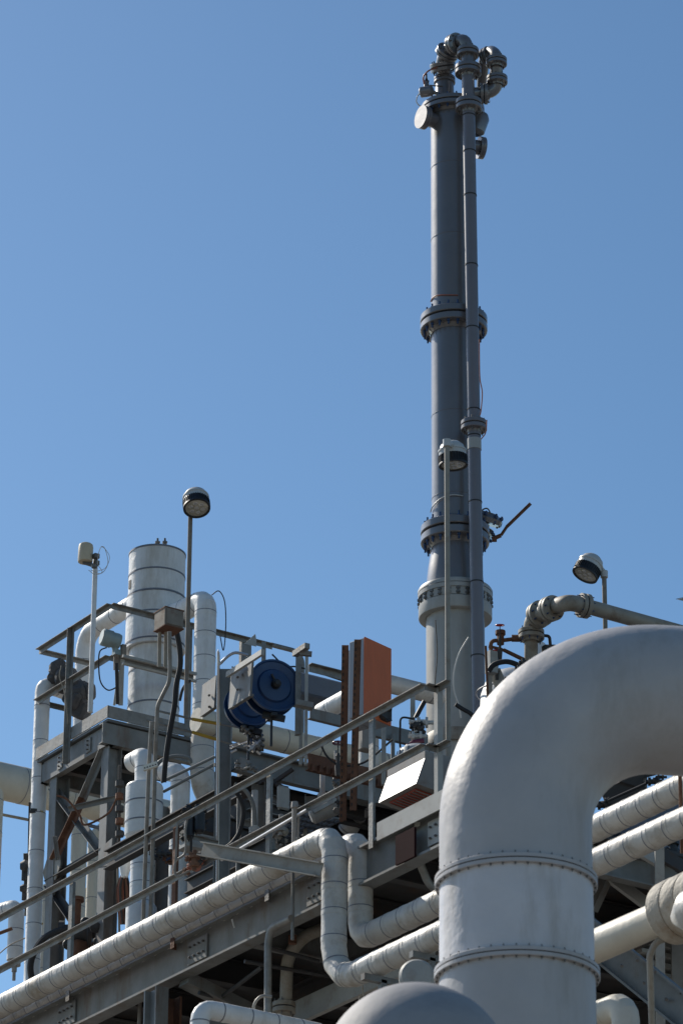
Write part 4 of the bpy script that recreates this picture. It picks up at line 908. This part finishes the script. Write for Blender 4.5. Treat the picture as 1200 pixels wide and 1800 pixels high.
# side branch loop
br = thing('branch_pipe', 'small flanged pipe loop on the right of the stack top', 'pipe', TP(850, 165, -.4))
bp_ = [TP(826, 166, -.45), TP(846, 164, -.42), TP(872, 160, -.4), TP(873, 150, -.4), TP(872, 112, -.4), TP(868, 92, -.35), TP(856, 96, -.15), TP(850, 118, 0), TP(846, 150, .1)]
m = M('dark_paint'); m.tube([bp_[0], bp_[2], bp_[4]+Z*.08], .07, 0, 22, .11, 6); m.tube(spline([TP(872, 108, -.4), TP(871, 96, -.38), TP(862, 90, -.25), TP(852, 100, -.1), TP(848, 125, 0), TP(846, 160, .1)], 6), .06, 0, 22); m.build('elbow_run', br)
for (c, ax, Rr) in ((TP(850, 165, -.42), _r, 19), (TP(873, 141, -.4), Z, 18.5), (TP(872, 109, -.4), Z, 18.5), (TP(856, 99, -.2), (_r*.6-_f*.6+Z*.3), 17)):
    flange(br, c, ax, R(c, Rr), .04, .062, nb=8, bm='bolt_grey', n=32)
# instrument at the top left
ti = thing('transmitter', 'small round transmitter with a cap at the left of the stack top', 'instrument', TP(752, 172, -.2))
m = M('dark_paint'); c = TP(749, 161, -.2); m.lathe(c, _r*.9+tc*.3, [(-.075, .04), (-.06, .06), (.06, .062), (.075, .04)], n=20); m.lathe(c+Z*.05, Z, [(0, .03), (.07, .028)], n=12); m.build('head', ti)
m = M('black'); m.lathe(c+Z*.1, Z, [(0, .02), (.04, .02), (.07, .01), (.12, .01)], n=8); m.bar(c+Z*.13-_r*.03, c+Z*.13+_r*.03, .015, .015); m.build('gland', ti)
m = M('dark_paint'); m.tube([c+_r*.06, TP(772, 166, -.2), TP(768, 180, -.1)], .02, 0, 8, .02, 3); m.build('stem', ti)
cable('wire', 'copper-coloured wire arching from the transmitter to the stack top elbows', [TP(745, 148, -.2), TP(744, 135, -.2), TP(752, 125, -.2), TP(764, 120, -.15), TP(776, 116, -.1)], .009, 'copper_tube')
cable('wire', 'pale loop of wire below the transmitter', [TP(741, 158, -.2), TP(733, 170, -.2), TP(732, 180, -.2), TP(740, 187, -.2), TP(752, 184, -.15)], .006, 'cap_white')
m = M('bolt_grey'); q = TP(754, 150, -.2); m.tube([q, TP(778, 152, -.15)], .008, 0, 6); solo(m, 'tubing', 'thin tube from the transmitter to the stack neck', 'pipe', q)
cable('wire', 'red wire hanging beside the riser below the middle stack flange', px(42.9, (842, 596), (842, 625), (843, 665), (847, 690), (845, 720), (843, 730)), .006, 'copper_tube')
cable('wire', 'short wire at the riser flange', px(42.7, (855, 738), (853, 760), (845, 772)), .006, 'copper_tube')
# side valve with long lever at flange 3
lv = thing('lever_valve', 'blue-bolted side valve with a long dark lever, right of the third stack flange', 'valve', at(857, 935, 43.2))
lD = 43.2; c = at(852, 938, lD)
m = M('tan_pipe'); m.lathe(c-_r*.15, _r, [(0, .09), (.08, .09), (.09, .14), (.16, .14), (.18, .10), (.2, .05)], n=24); m.build('body', lv)
m = M('dark_paint'); m.lathe(at(856, 912, lD), _r*.3+Z+tc*.3, [(-.05, .16), (0, .165), (.03, .13), (.06, .10)], n=28); fo = m.build('bonnet', lv)
bolts(fo, at(856, 912, lD), _r*.3+Z+tc*.3, .145, 8, .022, .12, 'bolt_blue')
m = M('dark_paint'); m.lathe(at(850, 950, lD), _r*.6-Z*.5, [(-.02, .14), (.02, .14), (.03, .08)], n=24); fo = m.build('lower_cover', lv); bolts(fo, at(850, 950, lD), _r*.6-Z*.5, .12, 8, .02, .10, 'bolt_blue')
m = M('rust'); a, b, d_, e_ = px(lD-.1, (864, 948), (880, 941), (890, 926), (932, 885)); m.tube([a, b], .022, 0, 10); m.tube([b, d_, e_], .016, 0, 10); m.bar(d_, e_, .035, .02, up=_f); m.lathe(a, _r, [(0, .03), (.05, .03)], n=8); m.build('lever', lv)
cable('wire', 'small arched wire on top of the lever valve', px(lD-.1, (845, 904), (848, 896), (856, 894), (861, 902), (862, 912)), .008, 'bolt_grey')
cable('wire', 'pale thin cable drooping in front of the lower stack', px(41.5, (823, 1120), (806, 1150), (797, 1185), (798, 1215), (806, 1240), (810, 1262)), .008, 'cap_white')
cable('cable', 'black cable at the foot of the stack beside the pole', px(37.2, (800, 1238), (812, 1246), (826, 1254), (840, 1268)), .02)
# ================================================================== RIGHT CLUSTER behind the duct
OV = 'overhead line on the right'
oh = thing('overhead_line', 'tan flanged pipe with three elbows running off to the right behind the duct', 'pipe', at(932, 1200, 40))
o0, o1, o2, o3 = at(932, 1210, 40), at(933, 1090, 40), at(962, 1068, 39.5), at(1000, 1058, 39.3)
o4 = at(1028, 1066, 39.5); o5 = al(o4, X, px=1230)
ro = R(o1, 12.5)
m = M('tan_pipe'); m.tube([o0, at(933, 1115, 40)], R(o1, 12), 0, 24); m.tube(spline([at(933, 1118, 40), at(936, 1092, 40), at(955, 1076, 39.8), at(975, 1066, 39.6), at(1000, 1060, 39.4), at(1026, 1065, 39.5)], 6), ro*1.15, 0, 24); m.tube([at(1024, 1064, 39.5), o5], ro*1.05, 0, 24); m.build('pipe', oh)
for (c, ax, Rr) in ((at(933, 1116, 40), Z, 23), (at(948, 1080, 39.9), (at(975, 1066, 39.6)-at(936, 1092, 40)), 24), (at(968, 1070, 39.6), (at(1000, 1060, 39.4)-at(950, 1078, 39.8)), 23), (at(1026, 1065, 39.5), X*.9+_r*.4, 22)):
    flange(oh, c, ax, R(c, Rr), .045, ro, mt='tan_pipe', nb=8, bm='bolt_blue', n=36)
cv = thing('insulated_vessel', 'white domed vessel top with dark bands behind the big duct', 'vessel', at(895, 1240, 40.5))
m = M('white_cladding', 'band_metal'); c = at(890, 1200, 40.5); m.lathe(c-Z*1.0, Z*.98+_r*.05, [(0, .30), (.85, .30), (.98, .26), (1.08, .18), (1.13, .08), (1.14, .001)], n=36); m.torus(c-Z*.12, Z, .30, .008, 1, 36, 6)
m.build('head', cv)
m = M('white_cladding'); m.lathe(at(945, 1142, 40.6), Z, [(-.5, .09), (.02, .09), (.06, .07), (.07, .01)], n=24); m.build('side_nozzle', cv)
handwheel(at(878, 1099, 40), Z+tc*.2, .04, 'valve_red', 'red hand wheel standing highest, right of the riser', .22)
handwheel(at(873, 1143, 40), Z+tc*.3, .04, 'valve_red', 'lower red hand wheel right of the riser', .18)
m = M('rust'); m.tube(px(40, (862, 1155), (862, 1126), (880, 1126), (912, 1122)), .02, 0, 10, .04, 4); m.lathe(at(906, 1122, 40), _r, [(-.04, .035), (.04, .035)], n=10); m.lathe(at(879, 1126, 40), Z, [(-.04, .035), (.06, .035), (.06, .05), (.1, .05)], n=10); solo(m, 'small_bore_pipe', 'thin brown pipe carrying the highest red hand wheel', 'pipe', at(862, 1155, 40))
m = M('rust'); m.tube(px(40, (858, 1136), (880, 1141), (918, 1160)), .015, 0, 8, .03); m.tube(px(40, (884, 1142), (926, 1162)), .018, 0, 8); solo(m, 'small_bore_pipe', 'thin brown pipe slanting down to the right behind the duct', 'pipe', at(918, 1160, 40))
m = M('dark_or_shaded_steel'); m.tube(px(40, (952, 1117), (965, 1118), (967, 1140)), .016, 0, 8, .03); m.lathe(at(966, 1142, 40), _r, [(-.08, .03), (-.05, .05), (.05, .05), (.09, .03)], n=10); solo(m, 'small_bore_pipe', 'short dark bent pipe right of the tan flange', 'pipe', at(967, 1140, 40))
cable('cable', 'thick black cable arched over the white domed vessel', px(39.6, (858, 1180), (868, 1168), (890, 1163), (912, 1170), (925, 1178)), .026)
m = M('pale_steel'); m.box(at(863, 1165, 39.9), .09, .09, .22); m.bar(at(860, 1180, 39.9), at(860, 1290, 39.9), .05, .05, up=_r); m.bar(at(868, 1178, 40), at(884, 1215, 40), .12, .02, up=_f); solo(m, 'support_bracket', 'pale bracket right of the riser carrying the hand wheels', 'bracket', at(860, 1290, 39.9))
tube_thing('conduit', 'rusty upright tube at the right of the riser', px(39.5, (853, 1135), (857, 1230)), .012, 'rust', 'conduit')
cluster('fitting_cluster', 'dark fittings in front of the white domed vessel', 'fittings', [(905, 1185), (896, 1192), (915, 1175), (925, 1165), (888, 1200)], 39.4, ['dark_or_shaded_steel', 'rust', 'black'], .04, 21)
m = M('pale_steel'); a = at(1190, 1054, 40); m.add([a+_r*dx+Z*dz+_f*t for t in (0, .3) for (dx, dz) in ((0, 0), (.2, .05), (.2, -.05))], [(0, 1, 2), (5, 4, 3), (0, 2, 5, 3), (0, 3, 4, 1), (1, 4, 5, 2)]); solo(m, 'bracket_tip', 'pointed grey bracket tip entering at the right edge', 'bracket', a)

# ================================================================== BIG DUCT IN FRONT
DD = 24.0
dc = at(907, 1610, DD); dr_ = R(dc, 135.5)
du = thing('elbow_duct', 'huge pale grey flanged duct bending to the right in the foreground', 'duct', (dc.x, dc.y, 0))
dzz = lambda py: al(dc, Z, py=py).z
hdirn = Vector((sin(AZ+radians(81)), cos(AZ+radians(81)), 0))
top = Vector((dc.x, dc.y, dzz(1213)))
def wob(path, r, n, amp, seed, m, k=0):
    fr_ = frames(path); rnd = random.Random(seed); ph = [(rnd.uniform(0, 6.28), rnd.uniform(0, 6.28), rnd.randint(2, 7), rnd.uniform(.1, .6)) for _ in range(8)]
    vs = []; N = len(fr_)
    for j, (c, u, v, t) in enumerate(fr_):
        for i in range(n):
            a = 2*pi*i/n; q = r*(1+amp*sum(sin(p[2]*a+p[0])*sin(p[3]*j+p[1]) for p in ph)/3); vs.append(c+u*cos(a)*q+v*sin(a)*q)
    m.add(vs, [(j*n+i, j*n+(i+1) % n, (j+1)*n+(i+1) % n, (j+1)*n+i) for j in range(N-1) for i in range(n)], k)
def dens(path, st_):
    out = [path[0]]
    for a, b in zip(path[:-1], path[1:]):
        k = max(1, int((b-a).length/st_)); out += [a.lerp(b, (i+1)/k) for i in range(k)]
    return out
m = M('duct_paint'); path = fillet([Vector((dc.x, dc.y, dzz(1552))), top, top+hdirn*6], R(dc, 268), 40)
wob(dens(path, .05), dr_*1.0, 96, .0035, 4, m); m.build('elbow', du, angle=60)
m = M('duct_white'); wob(dens([Vector((dc.x, dc.y, dzz(1714))), Vector((dc.x, dc.y, dzz(1554)))], .05), dr_, 96, .004, 9, m); m.build('middle_spool', du, angle=60)
m = M('duct_paint'); wob(dens([Vector((dc.x, dc.y, 0)), Vector((dc.x, dc.y, dzz(1716)))], .2), dr_*1.01, 96, .002, 12, m); m.build('lower_spool', du, angle=60)
for py_, rf in ((1553, 143.5), (1715, 145)):
    P = Vector((dc.x, dc.y, dzz(py_))); Rr = R(dc, rf); m = M('duct_paint', 'gasket')
    h = .028
    m.lathe(P, Z, [(-h, dr_), (-h, Rr-.003), (-h+.003, Rr), (-.004, Rr), (-.003, Rr-.003)], n=96, caps=False)
    m.lathe(P, Z, [(.003, Rr-.003), (.004, Rr), (h-.003, Rr), (h, Rr-.003), (h, dr_)], n=96, caps=False)
    m.lathe(P, Z, [(-.004, Rr-.006), (.004, Rr-.006)], 1, n=96, caps=False)
    fo = m.build('flange', du); bolts(fo, P, Z, Rr-.013, 40, .0075, .085, 'bolt_grey')
# dome
oc = at(731, 1897, 20.5); orr = R(oc, 170)
dm = M('dome_paint'); prof = [(-oc.z, orr), (0, orr)]+[(orr*sin(a)*1.0, orr*cos(a)) for a in [pi/2*i/18 for i in range(1, 18)]]+[(orr, .001)]
dm.lathe(oc, Z, prof, n=96); solo(dm, 'domed_tank', 'blue-grey domed tank top in the foreground at the bottom edge', 'tank', (oc.x, oc.y, 0), angle=40)
# ================================================================== RIGHT SIDE BEHIND THE DUCT
# wide pipe and ribbed bellows
w0 = at(1100, 1640, 27.5); wr = R(w0, 30)
w_l = al(w0, Y, px=1000); w_r = al(w0, -Y, px=1168)
m = M('cream_cladding'); wob(dens([w_l, w_r], .1), wr, 48, .003, 5, m); solo(m, 'wide_pipe', 'wide smooth cream pipe right of the big duct', 'pipe', w0, angle=50)
bl = thing('bellows_joint', 'weathered ribbed bellows joint at the right edge', 'joint', al(w0, -Y, px=1190))
m = M('wrap_cloth'); c = al(w0, -Y, px=1172)
pr = [(0, wr*.98), (.0, wr*1.5), (.02, wr*1.72)]
for k in range(4):
    b_ = .03+k*.15; pr += [(b_, wr*1.80), (b_+.012, wr*1.88), (b_+.13, wr*1.91), (b_+.145, wr*1.87), (b_+.149, wr*1.80)]
m.lathe(c, -Y, pr, n=64, caps=False)
m.build('ribs', bl)
m = M('aged_cladding', 'band_metal'); c2_ = al(c-Y*.55, -Y, px=1215); m.lathe(at(1206, 1608, 26.6), -Y+_r*.1, [(-.1, .05), (0, .12), (.05, .15), (.3, .15)], n=32); m.build('end_cone', bl)
tube_thing('conduit', 'bent pale conduit rising under the wide cream pipe', px(27.2, (1170, 1650), (1152, 1655), (1141, 1680), (1147, 1860)), .022, 'tan_pipe', 'conduit', bend=.08, bn=5)
w1 = at(1098, 1765, 29.5)
pipe_thing('insulated_pipe', 'shaded insulated elbow low on the right beside the duct', [al(w1, Y, px=980), w1, al(w1, Z, py=1900)], R(w1, 25), mt='cream_cladding', bend=.12, bn=4, sp=.22)
# far corrugated shed and its frame
sh = thing('shed_wall', 'dark corrugated shed wall behind the pipes on the right', 'wall', (al(at(1000, 1600, 40), X, px=1000).x, 0, 0))
s0 = at(990, 1425, 39); 
m = M('dark_or_shaded_steel'); vs = []; N = 150; z_t = s0.z; 
for i in range(N+1):
    xx = s0.x+i*.04; yy = s0.y+(0 if (i//2) % 2 else .035)
    vs += [Vector((xx, yy, 0)), Vector((xx, yy, z_t))]
m.add(vs, [(2*i, 2*i+2, 2*i+3, 2*i+1) for i in range(N)]); m.build('cladding_sheet', sh)
m = M('wall_blue'); q = al(s0, X, px=1085); m.box((q.x+1.9, s0.y-.5, z_t-.25), 4.2, .4, .62); m.build('fascia', sh)
m = M('wall_blue'); m.box((s0.x+3, s0.y+1.5, z_t+.0), 6.4, 3, .05); m.build('roof', sh)
sf = thing('stair_frame', 'grey steel stair with treads and braces right of the big duct', 'stair', at(1060, 1700, 33))
def sbar(a, b, D, w_=.06, mt='steel_paint', nm='brace', h=None, up=Z, D2=None):
    m = M(mt); m.bar(at(a[0], a[1], D), at(b[0], b[1], D2 or D), w_, h or w_, up=up); m.build(nm, sf)
sbar((1063, 1535), (1150, 1600), 33, .05, 'pale_steel', h=.09); sbar((1072, 1530), (1040, 1600), 33, .07)
m = M('steel_paint'); m.chan(at(1020, 1630, 31), at(1230, 1800, 30), .08, .24, flip=1); m.build('stringer', sf)
m = M('bolt_grey')
for (a, b) in ((1119, 1688), (1131, 1728), (1092, 1698), (1170, 1757), (1150, 1708), (1196, 1746)): m.lathe(at(a, b, 30.2), _f, [(-.02, .012), (.03, .012)], n=8)
m.build('bolt', sf)
for i in range(6):
    m = M('pale_steel'); a = at(1030, 1556+i*17, 34.5); m.bar(a, al(a, X, px=1080+i*8+20), .16, .035); m.build('tread', sf)
for i in range(5):
    m = M('pale_steel'); a = at(1125-4*i, 1640+i*17, 33.5); m.bar(a, al(a, X, px=1215), .16, .035); m.build('tread', sf)
sbar((1158, 1480), (1160, 1800), 32, .07, 'pale_steel', 'post', up=_r); sbar((1190, 1560), (1190, 1860), 33.5, .1, 'steel_paint', 'post', up=_r)
sbar((1115, 1488), (1160, 1515), 32.2, .05, 'pale_steel', h=.1); sbar((1150, 1495), (1200, 1525), 32.6, .05, 'dark_or_shaded_steel', h=.1)
# upper right bits seen inside the elbow
rb2 = thing('upper_railing', 'dark railing bits seen inside the curve of the big duct', 'handrail', at(1110, 1440, 36))
for (a, b, w_, mt) in (((1090, 1370), (1120, 1388), .06, 'pale_steel'), ((1128, 1350), (1128, 1420), .08, 'steel_paint'), ((1072, 1388), (1072, 1420), .05, 'pale_steel'), ((1104, 1384), (1104, 1400), .04, 'bright_steel'), ((1100, 1365), (1150, 1352), .1, 'dark_or_shaded_steel'), ((1060, 1404), (1128, 1372), .16, 'dark_or_shaded_steel'), ((1090, 1350), (1130, 1362), .22, 'dark_or_shaded_steel')):
    m = M(mt); m.bar(at(a[0], a[1], 36.5), at(b[0], b[1], 36.5), w_, w_, up=_f); m.build('member', rb2)
cluster('fitting_cluster', 'dark fittings against the sky inside the duct curve', 'fittings', [(1152, 1372), (1146, 1374), (1160, 1366), (1062, 1410), (1058, 1416)], 36, ['black', 'dark_or_shaded_steel'], .035, 31)
tube_thing('conduit', 'dark brown upright rod near the right edge', px(29, (1194, 1360), (1198, 1500)), .014, 'rust', 'conduit')
cluster('valve_group', 'rusty valves behind the white pipes at the right edge', 'valves', [(1182, 1490), (1188, 1496), (1180, 1502), (1176, 1532), (1184, 1540), (1196, 1528)], 33, ['rust', 'black', 'dark_or_shaded_steel'], .05, 33)
# ================================================================== BOTTOM CENTRE
GB = 'pipes below the front deck'
bz = at(352, 1772, 31.6)
pipe_thing('insulated_pipe', 'white elbow pipe at the bottom edge running right under the deck', [al(bz, Z, py=1880), bz, at(475, 1797, 31.9), at(560, 1815, 32.2)], R(bz, 17), bend=.1, bn=5, sp=.24, group=GB)
tube_thing('pale_conduit', 'pale bent conduit hanging from the deck girder', [onX(a, b, XG-.10) for a, b in ((512, 1614), (475, 1632), (471, 1660), (470, 1900))], .030, 'galvanized', 'conduit', bend=.13, bn=6, n=14)
re = thing('rusty_elbow', 'rusty bent pipe with a flange below the deck girder', 'pipe', at(497, 1850, 32.2))
m = M('tan_pipe'); m.tube(px(34.2, (590, 1625), (535, 1645), (505, 1680), (498, 1880)), .052, 0, 20, .30, 8); m.build('pipe', re)
flange(re, at(499, 1772, 34.2), Z, R(at(497, 1772, 34.2), 21), .045, .052, mt='tan_pipe', nb=6, bm='bolt_grey', n=28)
m = M('rust'); m.lathe(at(514, 1655, 34.1), Z, [(-.02, .035), (.05, .035)], n=10); m.build('clamp', re)
cable('cable', 'thin grey cable hooped beside the pale conduit', px(32.0, (446, 1810), (446, 1770), (458, 1752), (478, 1752)), .012, 'galvanized')
cable('twine', 'frayed twine hanging below the lower front pipe', px(32, (640, 1712), (637, 1735), (640, 1760), (632, 1752), (630, 1775)), .005, 'tan_pipe')
cable('twine', 'short scrap of pale tape hanging from the long front pipes', px(34, (408, 1616), (410, 1624), (412, 1631)), .006, 'cap_white')
m = M('pale_steel'); c = at(732, 1716, 30); m.lathe(c, tc, [(-.05, .13), (.0, .13), (.03, .11), (.04, .001)], n=32); solo(m, 'round_cover', 'pale round cover peeking over the domed tank', 'cover', c)

# ================================================================== SMALL CLUTTER SEEN IN THE PHOTO
for (a, b, D, h, lab) in (((216, 1153), 345, 44.2, .03, 'upper thin pale rail crossing in front of the vessel'), ((216, 1166), 345, 44.3, .025, 'lower thin pale rail crossing in front of the vessel')):
    p = at(a[0], a[1], D); m = M('pale_steel'); m.bar(p, al(p, X, px=b), .03, h); solo(m, 'support_rail', lab, 'rail', p)
m = M('dark_or_shaded_steel', 'rust')
m.tube([at(211, 1345, 43.6), at(209, 1510, 43.6)], .018, 0, 8)
for k in range(6): m.lathe(at(210.5, 1378+k*22, 43.6), Z, [(-.04, .02), (-.03, .045), (.03, .045), (.04, .02)], k % 2, n=10)
solo(m, 'sensor_rod', 'dark rod with knobbly clamps just right of the platform corner column', 'rod', at(209, 1510, 43.6))
cable('cable', 'brown cable looping over the platform brace', px(44.2, (100, 1398), (118, 1405), (140, 1432), (150, 1450), (190, 1430), (206, 1402)), .012, 'rust')
for i, (x0, y0, y1, rr0, mt, lab) in enumerate(((418, 1400, 1560, .022, 'steel_paint', 'thin upright pipe just right of the steel column'), (446, 1390, 1530, .03, 'aged_cladding', 'pale slim upright pipe in the shade below the reels'), (482, 1440, 1540, .02, 'galvanized', 'short upright tube right of the tan beam end'), (536, 1450, 1500, .018, 'tan_pipe', 'yellowish tube beside the capped vent pipe'), (566, 1360, 1440, .025, 'aged_cladding', 'pale tube under the rusty toothed beam'), (590, 1320, 1410, .018, 'galvanized', 'thin tube beside the maroon hand wheel'), (690, 1290, 1420, .02, 'steel_paint', 'thin upright tube between the short post and the hood'))):
    p = at(x0, y1, 38.6); m = M(mt); m.tube([p, al(p, Z, py=y0)], rr0, 0, 10); m.lathe(al(p, Z, py=(y0+y1)/2), Z, [(-.03, rr0), (-.03, rr0*1.7), (.03, rr0*1.7), (.03, rr0)], n=10)
    solo(m, 'small_bore_pipe', lab, 'pipe', p, 'small bore pipes behind the front handrail')
cluster('valve_group', 'dull valves standing left of the capped vent pipe', 'valves', [(494, 1452), (500, 1462), (488, 1470), (505, 1478), (492, 1486)], 38, ['hood_grey', 'dark_or_shaded_steel', 'tan_pipe'], .045, 41)
cluster('valve_group', 'pale fittings seen between the steel column and the dark reel bracket shade', 'valves', [(418, 1345), (428, 1352), (440, 1347), (452, 1356), (466, 1360)], 38.2, ['pale_steel', 'steel_paint', 'bolt_grey'], .03, 43)
cluster('valve_group', 'rusty fittings strung beside the perforated posts at the middle handrail', 'valves', [(594, 1380), (590, 1395), (596, 1410), (592, 1425), (600, 1440)], 35.9, ['dark_or_shaded_steel', 'rust', 'bolt_grey'], .03, 44)
cluster('valve_group', 'brown fittings under the filter body left of the two thin conduits', 'valves', [(268, 1498), (276, 1508), (286, 1500), (292, 1512), (300, 1508)], 42.5, ['rust', 'dark_or_shaded_steel', 'bolt_blue'], .035, 45)
for i, (a, b, c, d, D, w_, lab) in enumerate(((120, 1420, 205, 1400, 44.6, .05, 'thin shaded strut high in the braced bay'), (95, 1470, 100, 1512, 45, .04, 'short dark strut beside the left platform column'), (420, 1440, 470, 1452, 39.5, .05, 'short cross strut right of the steel column'), (338, 1468, 384, 1480, 37, .04, 'small shelf angle beside the black filter bowls'), (480, 1400, 560, 1432, 39.2, .05, 'slanted strut under the rusty toothed beam'))):
    m = M('steel_paint'); m.angle(at(a, b, D), at(c, d, D), w_, w_); solo(m, 'strut', lab, 'strut', at(a, b, D), 'small steel struts')
m = M('steel_paint', 'pale_steel'); p = at(345, 1474, 37.2); m.box(p, .34, .22, .02, 0); m.box(p-Z*.07, .30, .18, .10, 1)
solo(m, 'equipment_shelf', 'small grey shelf box behind the black filter bowls', 'shelf', p)
cable('cable', 'black cable sagging behind the upper front handrail left of the orange cabinet', px(37.6, (560, 1300), (575, 1330), (600, 1345), (640, 1340), (690, 1300)), .010)
cable('cable', 'thin dark cable strung along the rear rail above the reels', px(38.2, (478, 1150), (500, 1170), (520, 1172), (545, 1178), (600, 1196)), .008)
cable('cable', 'thin cable dropping down the lower stack behind the pole', px(41.6, (765, 1090), (768, 1150), (764, 1210), (770, 1280)), .007, 'bolt_grey')

# bolted splice plates and stiffeners on the steelwork
def splice(par, x, y, z, sy, sz, n=3, rows=2, mt='pale_steel'):
    m = M(mt); m.box((x-.006, y, z), .012, sy, sz); pz = m.build('splice_plate', par)
    me = bolt_mesh(.011, .05, 'bolt_grey'); rl = root_loc(par)
    for i in range(n):
        for j in range(rows):
            o = bpy.data.objects.new('bolt', me); COL.objects.link(o); o.parent = pz
            o.location = Vector((x-.012, y+(i-(n-1)/2)*sy/(n+.3), z+(j-(rows-1)/2)*sz/(rows+.2)))-rl; o.rotation_euler = (0, radians(90), 0)
for pxx in (350, 560, 120): splice(deck, XG+.045, fy(pxx, XG+.05, ZD-.14), ZD-.14, .30, .20, 4, 2, 'steel_paint')
splice(deck, XG+.045, fy(770, XG+.05, ZD-.14), ZD-.14, .24, .20, 3, 2, 'pale_steel')
for pxx in (150, 100): splice(pl, C0.x+.048, al(Vector((C0.x, C0.y, zc)), Y, px=pxx).y, zc, .10, .16, 1, 3, 'galvanized')
for k in range(5):
    m = M('steel_paint'); yy = C0.y+.3+k*.42
    if yy < EY: m.box((C0.x+.09, yy, zc), .07, .010, hc-.03); m.build('stiffener', pl)

for (a, b0_, b1_, r_, mt, lab) in ((172, 1700, 1900, .02, 'dark_or_shaded_steel', 'dark rod hanging under the deck girder at the lower left'), (236, 1700, 1900, .055, 'aged_cladding', 'pale upright pipe under the deck girder left of the columns'), (100, 1730, 1900, .03, 'steel_paint', 'grey tube under the deck girder near the left edge')):
    p = onX(a, 1760, XG+.45); m = M(mt); m.tube([al(p, Z, py=b1_), Vector((p.x, p.y, ZD-.3))], r_, 0, 14); solo(m, 'hanging_pipe', lab, 'pipe', al(p, Z, py=b1_))
p = onZ(360, 1790, ZD-.75); m = M('steel_paint'); m.ibeam(p, al(p, X, px=760), .1, .16); solo(m, 'cross_beam', 'shaded beam crossing under the deck behind the rusty bent pipe', 'beam', p)
